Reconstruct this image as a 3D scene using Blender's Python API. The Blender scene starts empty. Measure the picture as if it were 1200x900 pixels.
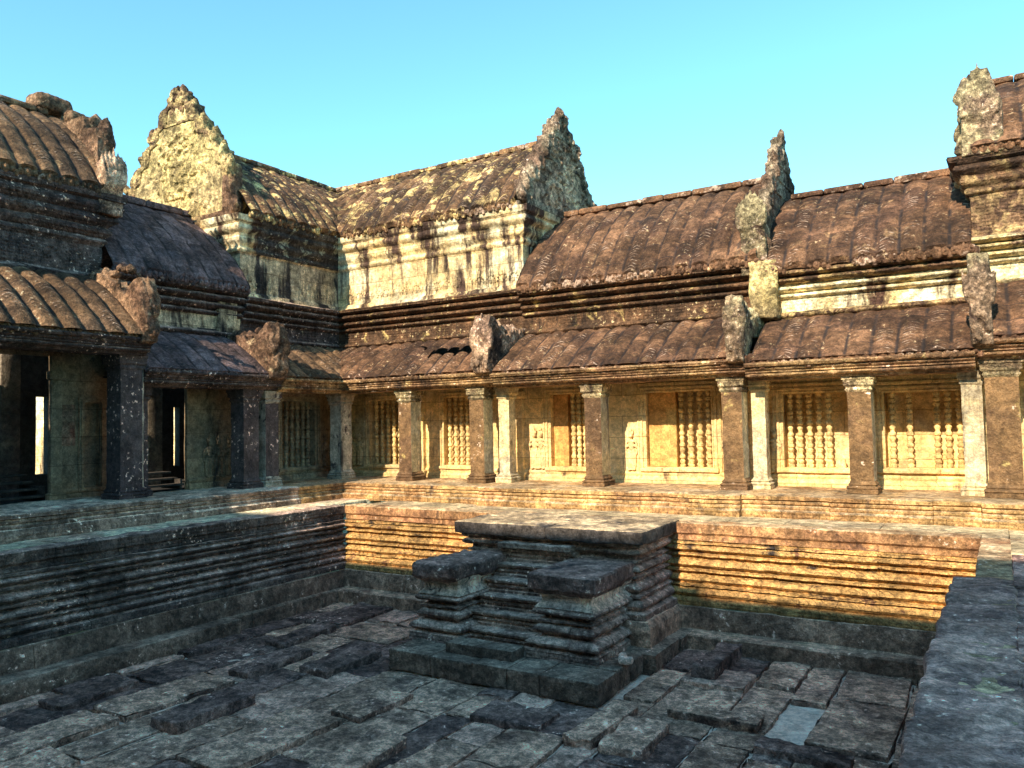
import bpy, bmesh, math, random
from mathutils import Vector, Matrix, noise
random.seed(7)
R=math.radians; PI=math.pi
S=bpy.context.scene; COL=S.collection

# ------------------------------------------------------------------ materials
UVOF={}
def stone(name, base, alt, alt2=None, a2=.45, stain=(.03,.028,.03), stain_amt=.3, spots=0., spotcol=(.78,.6,.46),
          grain=.45, bump=.6, brick=None, top=None, top_amt=.8, vstreak=.3, rough=.9, seed=0., altlo=.42, althi=.6, scale=1., relief=0., beads=0.):
    m=bpy.data.materials.new(name); m.use_nodes=True; nt=m.node_tree; N=nt.nodes; L=nt.links
    bs=N['Principled BSDF']; bs.inputs['Roughness'].default_value=rough
    try: bs.inputs['Specular IOR Level'].default_value=.25
    except Exception: pass
    geo=N.new('ShaderNodeNewGeometry')
    off=N.new('ShaderNodeVectorMath'); off.operation='ADD'; off.inputs[1].default_value=(seed*3.1,seed*1.7,seed*.9)
    L.new(geo.outputs['Position'],off.inputs[0]); P=off.outputs[0]
    def nz(sc,det=4,ro=.6,vec=None,dist=0):
        n=N.new('ShaderNodeTexNoise'); n.inputs['Scale'].default_value=sc*scale; n.inputs['Detail'].default_value=det
        n.inputs['Roughness'].default_value=ro; n.inputs['Distortion'].default_value=dist
        L.new(vec or P,n.inputs['Vector']); return n.outputs['Fac']
    def ramp(f,lo,hi,v0=0.,v1=1.):
        r=N.new('ShaderNodeMapRange'); r.interpolation_type='SMOOTHSTEP'
        r.inputs['From Min'].default_value=lo; r.inputs['From Max'].default_value=hi
        r.inputs['To Min'].default_value=v0; r.inputs['To Max'].default_value=v1
        L.new(f,r.inputs['Value']); return r.outputs['Result']
    def mix(f,a,b,mode='MIX'):
        x=N.new('ShaderNodeMix'); x.data_type='RGBA'; x.blend_type=mode
        if isinstance(f,(int,float)): x.inputs[0].default_value=f
        else: L.new(f,x.inputs[0])
        for i,c in ((6,a),(7,b)):
            if isinstance(c,tuple): x.inputs[i].default_value=(*c[:3],1)
            else: L.new(c,x.inputs[i])
        return x.outputs[2]
    def mul(a,b):
        x=N.new('ShaderNodeMath'); x.operation='MULTIPLY'
        for i,c in enumerate((a,b)):
            if isinstance(c,(int,float)): x.inputs[i].default_value=c
            else: L.new(c,x.inputs[i])
        return x.outputs[0]
    c=mix(ramp(nz(.9,5,.65,dist=.4),altlo,althi),base,alt)
    if alt2: c=mix(ramp(nz(3.1,6,.65,dist=.6),1-a2,1.08-a2),c,alt2)
    mp=N.new('ShaderNodeMapping'); mp.inputs['Scale'].default_value=(1,1,vstreak); L.new(P,mp.inputs['Vector'])
    st=nz(2.1,5,.68,vec=mp.outputs[0],dist=.3)
    if stain_amt>0: c=mix(ramp(st,.72-.42*stain_amt,.86-.42*stain_amt),c,stain)
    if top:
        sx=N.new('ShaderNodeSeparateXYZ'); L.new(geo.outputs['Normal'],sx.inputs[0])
        c=mix(mul(mul(ramp(sx.outputs['Z'],.55,.9),ramp(nz(2.3,6,.6),.3,.6)),top_amt),c,top)  # upward faces paler: dust, and ledge highlights put into the colour
    if spots>0:
        f=mul(ramp(nz(13,5,.6),.60,.66),ramp(nz(1.7,3,.5),.62-.3*spots,.72-.3*spots))
        c=mix(f,c,spotcol)
    g=nz(48,2,.75); g2=nz(6.5,4,.75)
    c=mix(1.,c,ramp(g,.3,.7,1-grain*.55,1+grain*.6),'MULTIPLY')
    c=mix(1.,c,ramp(nz(1.25,3,.6),.36,.64,1-grain*.7,1+grain*.65),'MULTIPLY')
    c=mix(1.,c,ramp(g2,.36,.64,1-grain*.85,1+grain*.9),'MULTIPLY')
    g3=nz(14,3,.7); c=mix(1.,c,ramp(g3,.38,.62,1-grain*.5,1+grain*.55),'MULTIPLY')
    h=None
    def addb(f,dist,stg):
        nonlocal h
        b=N.new('ShaderNodeBump'); b.inputs['Distance'].default_value=dist; b.inputs['Strength'].default_value=stg
        L.new(f,b.inputs['Height'])
        if h: L.new(h,b.inputs['Normal'])
        h=b.outputs[0]
    if brick:
        sp=N.new('ShaderNodeSeparateXYZ'); L.new(geo.outputs['Position'],sp.inputs[0])
        ad=N.new('ShaderNodeMath'); ad.operation='ADD'; L.new(sp.outputs[0],ad.inputs[0]); L.new(sp.outputs[1],ad.inputs[1])
        cb=N.new('ShaderNodeCombineXYZ'); L.new(ad.outputs[0],cb.inputs[0]); L.new(sp.outputs[2],cb.inputs[1])
        wob=N.new('ShaderNodeMix'); wob.data_type='VECTOR'; wob.inputs[0].default_value=.03
        nn=N.new('ShaderNodeTexNoise'); nn.inputs['Scale'].default_value=2.; L.new(P,nn.inputs['Vector'])
        L.new(cb.outputs[0],wob.inputs[4]); L.new(nn.outputs['Color'],wob.inputs[5])
        bk=N.new('ShaderNodeTexBrick'); bk.inputs['Scale'].default_value=1.; bk.inputs['Mortar Size'].default_value=.008
        bk.inputs['Mortar Smooth'].default_value=.6; bk.inputs['Brick Width'].default_value=brick[0]; bk.inputs['Row Height'].default_value=brick[1]
        bk.inputs['Color1'].default_value=(.74,.73,.74,1); bk.inputs['Color2'].default_value=(1.18,1.16,1.12,1); bk.inputs['Mortar'].default_value=(.5,.45,.42,1)
        L.new(wob.outputs[1],bk.inputs['Vector'])
        c=mix(1.,c,bk.outputs['Color'],'MULTIPLY')
        inv=N.new('ShaderNodeMath'); inv.operation='SUBTRACT'; inv.inputs[0].default_value=1.; L.new(bk.outputs['Fac'],inv.inputs[1])
        addb(inv.outputs[0],.012,.8*bump)
    if relief:
        uv=N.new('ShaderNodeUVMap'); s2=N.new('ShaderNodeSeparateXYZ'); L.new(uv.outputs[0],s2.inputs[0])
        def ma(op,a,b=None,c_=None):
            x=N.new('ShaderNodeMath'); x.operation=op
            for i,q in enumerate((a,b,c_)):
                if q is None: continue
                if isinstance(q,(int,float)): x.inputs[i].default_value=q
                else: L.new(q,x.inputs[i])
            return x.outputs[0]
        nzz=nz(5,4,.6)
        fx=ma('ABSOLUTE',ma('SUBTRACT',ma('FRACT',s2.outputs[0]),.5))
        yy=ma('ADD',ma('MULTIPLY',s2.outputs[1],5.),ma('ADD',ma('MULTIPLY',fx,2.2),ma('MULTIPLY',nzz,.9)))
        ch=ma('ABSOLUTE',ma('SUBTRACT',ma('FRACT',yy),.5))
        msk=ma('LESS_THAN',fx,.3)
        patch=ramp(nz(1.5,4,.6),.44,.60)
        hh=ma('MULTIPLY',ma('MULTIPLY',ch,msk),patch)
        hi=ramp(hh,.30,.46)
        c=mix(mul(mul(hi,ramp(nz(9,5,.7),.42,.6)),relief),c,(.50,.35,.26))  # raised chevrons lightened, their highlight put into the colour
        c=mix(mul(mul(ramp(fx,.38,.48),ramp(nz(3.3,4,.65),.36,.56)),.95),c,(.032,.022,.02))
        cj=ma('FRACT',s2.outputs[1])
        cx_=N.new('ShaderNodeCombineXYZ'); L.new(ma('FLOOR',s2.outputs[0]),cx_.inputs[0]); L.new(ma('FLOOR',s2.outputs[1]),cx_.inputs[1])
        wn=N.new('ShaderNodeTexWhiteNoise'); wn.noise_dimensions='2D'; L.new(cx_.outputs[0],wn.inputs['Vector'])
        c=mix(1.,c,ramp(wn.outputs['Value'],0.,1.,.62,1.38),'MULTIPLY')
        c=mix(mul(mul(ramp(cj,.93,.985),ramp(nz(1.9,3,.5),.45,.6)),.8),c,(.03,.02,.02))
        addb(hh,.03,.9)
    addb(nz(7,5,.75),.08,bump*.95)
    if beads:
        s3=N.new('ShaderNodeSeparateXYZ'); L.new(geo.outputs['Position'],s3.inputs[0])
        def mm(op,a,b=0.):
            x=N.new('ShaderNodeMath'); x.operation=op
            for i,q in enumerate((a,b)):
                if isinstance(q,(int,float)): x.inputs[i].default_value=q
                else: L.new(q,x.inputs[i])
            return x.outputs[0]
        wv=nz(2.5,3,.6)
        ax=mm('ABSOLUTE',mm('SINE',mm('MULTIPLY',mm('ADD',mm('ADD',s3.outputs[0],s3.outputs[1]),mm('MULTIPLY',wv,.12)),27.)))
        az=mm('ABSOLUTE',mm('SINE',mm('MULTIPLY',s3.outputs[2],52.)))
        pz=ramp(nz(1.6,4,.6),.40,.56)
        bh=mm('MULTIPLY',mm('MULTIPLY',mm('POWER',ax,.6),az),pz)
        addb(bh,.022,beads)
        c=mix(mul(ramp(mm('MULTIPLY',mm('SUBTRACT',1.,ax),pz),.62,.95),.55*beads),c,mix(1.,c,(.3,.28,.27),'MULTIPLY'))
    pit=ramp(nz(17,4,.7),.52,.62); c=mix(mul(pit,.32),c,mix(1.,c,(.32,.30,.30),'MULTIPLY')); 
    fl=mul(ramp(nz(27,3,.7),.57,.64),ramp(nz(3.7,3,.6),.42,.6)); c=mix(mul(fl,.28),c,mix(1.,c,(2.1,2.05,1.95),'MULTIPLY'))
    vo=N.new('ShaderNodeTexVoronoi'); vo.inputs['Scale'].default_value=26*scale; L.new(P,vo.inputs['Vector'])
    addb(vo.outputs['Distance'],.012,bump*.7)
    addb(g,.012,bump*.8)
    L.new(c,bs.inputs['Base Color']); L.new(h,bs.inputs['Normal'])
    return m
def wm(c,k=1.): return (min(1,c[0]*1.38*k),c[1]*k,c[2]*.88*k)
OCH=(.68,.44,.17); PALE=(.72,.56,.32); BRN=(.14,.068,.042); BLK=(.022,.021,.024); GRN=(.36,.40,.33)
M={}  # stones lying in shade are tinted warm to offset the cyan skylight
M['roof']=stone('roof_brown',(0.139,0.071,0.038),(0.081,0.041,0.025),(0.220,0.126,0.065),.4,stain=(0.034,0.022,0.017),stain_amt=.3,spots=.35,spotcol=(0.367,0.259,0.147),bump=1.,vstreak=.8,seed=1,relief=.9)
M['roof_corner']=stone('roof_corner',(0.149,0.078,0.038),(0.074,0.041,0.024),(0.541,0.369,0.155),.47,stain_amt=.35,spots=.5,spotcol=(0.481,0.369,0.194),bump=1.,vstreak=.8,seed=2,relief=.7)
M['roof_shaded']=stone('roof_shaded',(0.144,0.093,0.089),(0.081,0.058,0.060),(0.299,0.144,0.097),.34,stain=(0.050,0.036,0.039),stain_amt=.3,bump=.9,vstreak=.7,seed=3,relief=.35)  # purple-grey roof tone: shade of the taller neighbouring roof put into colour
M['roof_porch']=stone('roof_porch',(0.151,0.086,0.045),(0.084,0.050,0.030),(0.224,0.144,0.078),.36,stain_amt=.3,spots=.4,spotcol=(0.281,0.223,0.143),bump=1.,vstreak=.7,seed=4,relief=.8)
M['cornice']=stone('cornice_brown',(0.139,0.071,0.036),(0.073,0.040,0.023),(0.440,0.310,0.123),.42,stain=(0.022,0.015,0.012),stain_amt=.38,spots=.45,spotcol=(0.440,0.331,0.184),bump=1.,seed=5,beads=0.9)
M['cornice_dark']=stone('cornice_dark',(0.130,0.090,0.075),(0.070,0.048,0.045),(0.624,0.462,0.320),.36,stain=(0.037,0.026,0.025),stain_amt=.4,spots=.55,spotcol=(.9,.62,.47),bump=1.,seed=6,beads=0.9,top=(0.539,0.362,0.281),top_amt=.9)
M['sand']=stone('sandstone_pale',(.74,.53,.26),(.82,.72,.48),(.46,.28,.13),.36,stain=(.07,.04,.03),stain_amt=.62,grain=.32,bump=.8,brick=(.85,.34),vstreak=.14,seed=7)
M['sand_side']=stone('sandstone_shade_side',(0.667,0.500,0.304),(0.460,0.350,0.228),(0.805,0.580,0.342),.35,stain=(0.052,0.040,0.036),stain_amt=.62,bump=.8,brick=(.8,.34),vstreak=.16,seed=8)  # copy of the pale sandstone with the side wall's shade in its colour
M['sand_right']=stone('sandstone_stained',(.72,.52,.24),(.84,.72,.46),(.45,.28,.13),.35,stain=(.10,.05,.035),stain_amt=.5,bump=.8,vstreak=.2,seed=9,beads=.5)
M['carved']=stone('carved_stone',(.46,.36,.2),(.26,.17,.11),(.1,.06,.045),.42,stain_amt=.35,spots=.5,bump=1.8,grain=.6,vstreak=.6,seed=10)
M['carved_ochre']=stone('carved_ochre',(.62,.46,.2),(.55,.4,.2),(.25,.15,.08),.38,stain=(.1,.06,.04),stain_amt=.22,bump=1.8,grain=.6,vstreak=.6,seed=11)
M['carved_grey']=stone('carved_grey',(0.655,0.418,0.268),(0.315,0.190,0.130),(0.813,0.513,0.318),.42,stain=(0.066,0.043,0.035),stain_amt=.45,spots=.5,bump=1.8,grain=.6,vstreak=.5,seed=12)
M['carved_brown']=stone('carved_brown',(.58,.42,.19),(.16,.09,.055),(.10,.06,.045),.42,stain_amt=.3,bump=1.8,grain=.6,vstreak=.6,seed=43,altlo=.4,althi=.55)
M['carved_brown2']=stone('carved_brown_dark',(.2,.12,.08),(.36,.27,.18),(.07,.05,.045),.42,stain_amt=.35,spots=.5,bump=1.8,grain=.6,vstreak=.6,seed=44)
M['cornice_mix']=stone('cornice_mixed',(.09,.07,.055),(.05,.042,.04),(.42,.40,.28),.45,stain_amt=.35,spots=.4,bump=1.,seed=45,beads=0.8)
M['carved_red']=stone('carved_red',(.27,.16,.095),(.15,.085,.055),(.46,.33,.2),.4,stain=(.04,.03,.026),stain_amt=.36,bump=1.8,grain=.6,vstreak=.5,seed=13)
M['gwall']=stone('gallery_wall',(.76,.52,.22),(.68,.50,.26),(.50,.35,.18),.36,stain=(.13,.085,.055),stain_amt=.34,grain=.22,bump=.5,brick=(1.1,.42),vstreak=.16,seed=14)
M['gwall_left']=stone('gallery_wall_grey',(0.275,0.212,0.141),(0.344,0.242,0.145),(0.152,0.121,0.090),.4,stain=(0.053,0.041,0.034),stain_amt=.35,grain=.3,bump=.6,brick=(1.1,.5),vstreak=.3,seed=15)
M['baluster']=stone('baluster_stone',(0.660,0.470,0.212),(0.600,0.414,0.170),(0.420,0.282,0.128),.35,stain=(0.200,0.113,0.060),stain_amt=.25,grain=.35,bump=.4,seed=16)
M['panel']=stone('panel_orange',(.56,.29,.09),(.6,.38,.13),(.45,.2,.07),.35,stain=(.2,.09,.045),stain_amt=.2,grain=.25,bump=.35,vstreak=.25,seed=17)
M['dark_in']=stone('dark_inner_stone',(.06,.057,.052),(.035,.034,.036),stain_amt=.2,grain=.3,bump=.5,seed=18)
M['col_front']=stone('column_brown',(0.199,0.114,0.053),(0.126,0.071,0.038),(0.407,0.293,0.113),.38,stain=(0.046,0.034,0.022),stain_amt=.3,spots=.3,bump=.8,vstreak=.09,grain=.3,seed=19)
M['col_side']=stone('column_pale',(.60,.46,.25),(.46,.38,.26),(.34,.19,.09),.38,stain=(.07,.055,.045),stain_amt=.38,bump=.6,vstreak=.09,grain=.3,seed=20)
M['col_dark']=stone('column_dark',(0.116,0.085,0.077),(0.069,0.051,0.051),(0.275,0.219,0.174),.32,stain=(0.034,0.026,0.026),stain_amt=.3,spots=.6,spotcol=(.9,.62,.47),bump=.8,vstreak=.09,grain=.3,seed=21)
M['col_green']=stone('column_green',(0.447,0.378,0.285),(0.373,0.297,0.222),(0.075,0.054,0.048),.42,stain_amt=.3,spots=.3,bump=.6,vstreak=.09,grain=.3,seed=22)
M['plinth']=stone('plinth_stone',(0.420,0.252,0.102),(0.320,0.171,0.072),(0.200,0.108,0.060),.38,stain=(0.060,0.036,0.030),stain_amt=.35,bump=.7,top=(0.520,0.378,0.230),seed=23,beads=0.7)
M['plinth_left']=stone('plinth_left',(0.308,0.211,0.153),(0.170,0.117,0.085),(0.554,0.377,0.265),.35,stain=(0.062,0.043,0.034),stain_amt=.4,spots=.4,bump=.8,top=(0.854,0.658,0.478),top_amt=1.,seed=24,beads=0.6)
M['pool']=stone('pool_wall_ochre',(0.494,0.286,0.103),(0.437,0.235,0.086),(0.171,0.080,0.043),.42,stain=(0.033,0.024,0.022),stain_amt=.42,bump=.9,vstreak=1.6,seed=25,beads=0.8)
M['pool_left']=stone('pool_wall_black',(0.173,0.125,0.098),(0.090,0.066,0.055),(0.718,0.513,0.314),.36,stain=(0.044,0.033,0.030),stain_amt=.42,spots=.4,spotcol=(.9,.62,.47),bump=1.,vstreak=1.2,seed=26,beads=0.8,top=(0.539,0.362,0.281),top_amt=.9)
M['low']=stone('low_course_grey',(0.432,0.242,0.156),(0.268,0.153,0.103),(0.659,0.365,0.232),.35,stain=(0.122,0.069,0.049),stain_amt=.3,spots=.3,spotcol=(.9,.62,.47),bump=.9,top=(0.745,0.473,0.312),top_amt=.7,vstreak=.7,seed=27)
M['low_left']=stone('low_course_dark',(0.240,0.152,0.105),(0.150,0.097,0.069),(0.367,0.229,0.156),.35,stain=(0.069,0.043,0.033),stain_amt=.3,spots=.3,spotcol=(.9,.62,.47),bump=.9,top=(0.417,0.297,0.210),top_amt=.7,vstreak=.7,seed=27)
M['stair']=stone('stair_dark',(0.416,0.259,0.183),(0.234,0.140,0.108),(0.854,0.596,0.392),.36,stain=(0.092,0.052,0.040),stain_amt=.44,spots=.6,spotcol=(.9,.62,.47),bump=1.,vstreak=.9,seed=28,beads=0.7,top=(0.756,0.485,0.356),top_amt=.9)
M['stair_pale']=stone('stair_pale_neck',(.88,.60,.42),(.5,.36,.28),(.08,.06,.05),.42,stain=(.06,.05,.045),stain_amt=.42,bump=.8,vstreak=.3,seed=29)
M['slab_cap']=stone('cap_slab',(.075,.062,.055),(.05,.042,.04),(.13,.10,.08),.3,stain_amt=.25,bump=.8,top=(.56,.40,.24),top_amt=1.,vstreak=.8,seed=30)  # lit top and shaded front painted in as pale and dark stone
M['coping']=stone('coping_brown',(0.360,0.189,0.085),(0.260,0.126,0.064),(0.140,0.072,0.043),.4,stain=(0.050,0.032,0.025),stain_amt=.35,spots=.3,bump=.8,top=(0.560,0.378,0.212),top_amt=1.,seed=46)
M['cornice_sand']=stone('cornice_sand',(.55,.38,.17),(.22,.12,.065),(.12,.065,.04),.5,stain=(.08,.045,.03),stain_amt=.5,bump=1.,vstreak=.5,seed=47,beads=.8)
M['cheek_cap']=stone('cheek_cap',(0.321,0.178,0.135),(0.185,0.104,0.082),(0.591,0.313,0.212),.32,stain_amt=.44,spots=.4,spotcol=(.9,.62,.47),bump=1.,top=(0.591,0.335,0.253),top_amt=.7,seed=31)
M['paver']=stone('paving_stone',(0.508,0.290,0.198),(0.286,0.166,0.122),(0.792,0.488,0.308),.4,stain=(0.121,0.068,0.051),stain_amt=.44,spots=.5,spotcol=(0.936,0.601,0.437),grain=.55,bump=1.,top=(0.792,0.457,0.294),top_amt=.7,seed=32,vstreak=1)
M['paver_pale']=stone('paving_stone_pale',(0.707,0.405,0.286),(0.494,0.290,0.206),(0.888,0.533,0.374),.4,stain=(0.165,0.099,0.075),stain_amt=.34,grain=.5,bump=1.,seed=48,vstreak=1)
M['paver_dark']=stone('paving_stone_dark',(0.280,0.167,0.128),(0.165,0.099,0.080),(0.458,0.266,0.182),.35,stain=(0.076,0.046,0.038),stain_amt=.44,spots=.3,spotcol=(.9,.62,.47),grain=.55,bump=1.,seed=33,vstreak=1)
M['sandbed']=stone('pale_sand',(0.950,0.725,0.563),(0.880,0.614,0.458),(0.950,0.800,0.634),.4,stain=(0.450,0.298,0.220),stain_amt=.15,grain=.2,bump=.7,seed=34,vstreak=1)
M['terr']=stone('terrace_stone',(.5,.38,.22),(.42,.31,.19),(.3,.2,.12),.35,stain=(.2,.14,.1),stain_amt=.25,bump=.6,seed=35,vstreak=1)
M['terr_left']=stone('terrace_stone_shaded_left',(0.666,0.590,0.394),(0.630,0.410,0.283),(0.666,0.600,0.357),.38,stain=(0.300,0.190,0.133),stain_amt=.3,bump=.6,seed=36,vstreak=1)  # left strip's shade tone is put into the stone colour
M['terr_right']=stone('terrace_stone_shaded',(0.522,0.291,0.221),(0.310,0.175,0.141),(0.856,0.475,0.341),.36,stain=(0.170,0.093,0.078),stain_amt=.4,spots=.4,spotcol=(.9,.62,.47),bump=.9,seed=37,vstreak=1)  # terrace stone again, with the court's shade put into its colour
M['wood']=stone('old_wood',(.07,.055,.045),(.045,.038,.034),stain_amt=.1,grain=.4,bump=.4,seed=38)
M['ground']=stone('ground_earth',(.2,.16,.1),(.12,.13,.06),stain_amt=.1,seed=39)
M['pebble']=stone('pale_rubble',(.85,.56,.42),(.6,.4,.3),stain_amt=.2,seed=40)
M['inner_pillar']=stone('inner_pillar',(.22,.18,.14),(.12,.10,.09),stain_amt=.3,grain=.3,bump=.5,seed=51)
M['red']=stone('red_pigment_stone',(.30,.12,.08),(.36,.28,.19),(.3,.2,.14),.45,stain_amt=.3,bump=.4,brick=(1.1,.5),seed=41,altlo=.42,althi=.55)
M['arch']=stone('architrave_stone',(.40,.25,.12),(.20,.11,.06),(.6,.42,.2),.4,stain=(.05,.035,.03),stain_amt=.35,spots=.3,bump=.9,seed=49,beads=.9)

# ------------------------------------------------------------------ mesh helpers
class MB:
    def __init__(s): s.v=[]; s.f=[]; s.mi=[]; s.cur=0; s.uv={}
    def quadgrid(s,rows,closed_u=False):
        b=len(s.v); n=len(rows[0])
        for r in rows: s.v.extend(r)
        for i in range(len(rows)-1):
            for j in range(n-1 if not closed_u else n):
                a=b+i*n+j; c=b+i*n+(j+1)%n
                s.f.append((a,c,c+n,a+n)); s.mi.append(s.cur)
    def face(s,pts):
        b=len(s.v); s.v.extend(pts); s.f.append(tuple(range(b,b+len(pts)))); s.mi.append(s.cur)
    def box(s,c,d,step=.12,rnd=.02,rot=0,fn=None,rx=0,ry=0):
        """rounded, subdivided box centred at c with size d"""
        h=[x/2 for x in d]; r=min(rnd,min(h)*.9); n=[max(2,min(60,int(math.ceil(x/step)))) for x in d]
        mt=Matrix.Translation(c)@Matrix.Rotation(rot,4,'Z')@Matrix.Rotation(rx,4,'X')@Matrix.Rotation(ry,4,'Y')
        def ticks(k):
            t=[-1+2*i/n[k] for i in range(n[k]+1)]
            e=1-r/h[k]
            t=sorted(set([round(x,5) for x in t if abs(x)<e-.001]+[-1,-e,e,1])); return t
        T=[ticks(k) for k in range(3)]
        for ax in range(3):
            a,b=[k for k in range(3) if k!=ax]
            for sg in (-1,1):
                rows=[]
                for ta in T[a]:
                    row=[]
                    for tb in T[b]:
                        p=[0,0,0]; p[ax]=sg*h[ax]; p[a]=ta*h[a]; p[b]=tb*h[b]
                        q=[max(-h[k]+r,min(h[k]-r,p[k])) for k in range(3)]
                        dv=Vector(p)-Vector(q)
                        if dv.length>1e-9: p=Vector(q)+dv.normalized()*r
                        p=mt@Vector(p)
                        row.append(tuple(p) if fn is None else fn(*p))
                    rows.append(row)
                s.quadgrid(rows)
    def ell(s,c,r,fn=None,nu=8,nv=6,rot=0):
        rows=[]
        for i in range(nv+1):
            th=PI*i/nv; row=[]
            for j in range(nu):
                ph=2*PI*j/nu
                x=r[0]*math.sin(th)*math.cos(ph); y=r[1]*math.sin(th)*math.sin(ph); z=r[2]*math.cos(th)
                if rot: x,z=x*math.cos(rot)+z*math.sin(rot),-x*math.sin(rot)+z*math.cos(rot)
                p=(c[0]+x,c[1]+y,c[2]+z); row.append(p if fn is None else fn(*p))
            rows.append(row)
        s.quadgrid(rows,True)
    def leaf(s,a,b,c,ang,ln,w,th,fn,bend=0.):
        """pointed flame leaf in the plane (a,b), c = depth; ang from +b towards +a"""
        rows=[]; nv=7
        for i in range(nv+1):
            t=i/nv; r=max(.003,math.sin(PI*min(1,(t*.92+.08)))**.7*(1.05-.55*t)) if i<nv else .003
            if i==0: r=.003
            an=ang+bend*t; l=ln*t
            ca=a+l*math.sin(an); cb=b+l*math.cos(an); row=[]
            for j in range(8):
                ph=2*PI*j/8; x=w*r*math.cos(ph); y=th*r*math.sin(ph)
                row.append(fn(ca+x*math.cos(an),cb-x*math.sin(an),c+y))
            rows.append(row)
        s.quadgrid(rows,True)
    def prism(s,poly,c0,c1,fn):
        n=len(poly); b=len(s.v)
        s.v.extend([fn(a,z,c0) for a,z in poly]); s.v.extend([fn(a,z,c1) for a,z in poly])
        s.f.append(tuple(range(b,b+n))); s.f.append(tuple(range(b+2*n-1,b+n-1,-1))); s.mi+= [s.cur]*2
        for i in range(n):
            j=(i+1)%n; s.f.append((b+i,b+j,b+n+j,b+n+i)); s.mi.append(s.cur)
    def lathe(s,prof,c,seg=14):
        rows=[]
        for r,z in prof: rows.append([(c[0]+r*math.cos(2*PI*k/seg),c[1]+r*math.sin(2*PI*k/seg),c[2]+z) for k in range(seg)])
        s.quadgrid(rows,True)
    def sweep(s,path,prof,fn=None,step=.09,block=.95,jit=.012,closed=False,gap=.012,capin=.12):
        """sweep prof [(out,h)] along the 2D path with mitred corners; out is to the right of travel"""
        P=[Vector(p) for p in path]; n=len(P); rng=random.Random(int(P[0].x*91+P[0].y*37+len(prof)))
        segs=[(i,(i+1)%n) for i in range(n if closed else n-1)]
        D=[(P[b]-P[a]).normalized() for a,b in segs]; NN=[Vector((d.y,-d.x)) for d in D]
        def mit(k):
            if closed: n1,n2=NN[(k-1)%len(NN)],NN[k%len(NN)]
            else:
                n1=NN[max(0,k-1)]; n2=NN[min(len(NN)-1,k)]
            return (n1+n2)/max(.2,(1+n1.dot(n2)))
        for si,(a,b) in enumerate(segs):
            ln=(P[b]-P[a]).length; ma=mit(a); mb_=mit(b) if not (closed and b==0) else mit(0)
            st=[]; x=0
            while x<ln-1e-6:
                w=min(block*rng.uniform(.7,1.35),ln-x)
                if ln-x-w<block*.4: w=ln-x
                k=max(1,int(w/step)); jo=rng.uniform(-jit,jit); jz=rng.uniform(-jit,jit)*.5
                for i in range(k+1):
                    t=x+w*i/k
                    if i==0: t+=.004
                    if i==k: t-=.004
                    st.append((t,jo,jz))
                x+=w
                if x<ln-1e-6 and gap>0: st.append((x,-gap,0))
            st[0]=(0,0,0); st[-1]=(ln,0,0)
            rows=[]
            for t,jo,jz in st:
                f=t/ln; row=[]
                for o,h in prof:
                    pa=P[a]+ma*(o+jo); pb=P[b]+mb_*(o+jo); q=pa.lerp(pb,f)
                    row.append((q.x,q.y,h+jz) if fn is None else fn(q.x,q.y,h+jz))
                rows.append(row)
            s.quadgrid(rows)
            if not closed and fn is None and capin:
                for q in ([rows[0]] if si==0 else [])+([rows[-1]] if si==len(segs)-1 else []):
                    k=(NN[0] if q is rows[0] else NN[-1])*-capin
                    s.face(list(q)+[(q[-1][0]+k.x,q[-1][1]+k.y,q[-1][2]),(q[0][0]+k.x,q[0][1]+k.y,q[0][2])])
def prof(*spec,mx=.09):
    """points (out,h) or ('r',out,h,bulge): arc to the point"""
    o=[spec[0]]
    for q in spec[1:]:
        x0,z0=o[-1]
        if q[0]=='r':
            _,x1,z1,b=q; dx,dz=x1-x0,z1-z0; l=math.hypot(dx,dz) or 1; nx,nz=abs(dz)/l,0.
            for i in range(1,6):
                t=i/5; k=math.sin(PI*t)*abs(b)*1.15; o.append((x0+dx*t+nx*k*(1),z0+dz*t+nz*k))
        else:
            x1,z1=q; k=max(1,int(math.hypot(x1-x0,z1-z0)/mx))
            for i in range(1,k+1): o.append((x0+(x1-x0)*i/k,z0+(z1-z0)*i/k))
    return o
def weather(me,amp,scale=3.,fine=0.,smooth_seed=0):
    nrm=[v.vector.copy() for v in me.vertex_normals]
    for i,v in enumerate(me.vertices):
        p=v.co*scale+Vector((smooth_seed,0,0))
        d=noise.fractal(p,1.,2.,3)*amp
        if fine: d+=(noise.noise(v.co*19)*fine)
        v.co+=nrm[i]*d
THINGS={}
def thing(name,loc,label,cat,group=None,rz=0):
    e=bpy.data.objects.new(name,None); COL.objects.link(e); e.location=loc; e.rotation_euler=(0,0,rz); e.empty_display_size=.3
    e['label']=label; e['category']=cat; e['kind']='thing'
    if group: e['group']=group
    return e
def add_uv(o,F,u0,sp,pr_len,fn): pass
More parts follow.
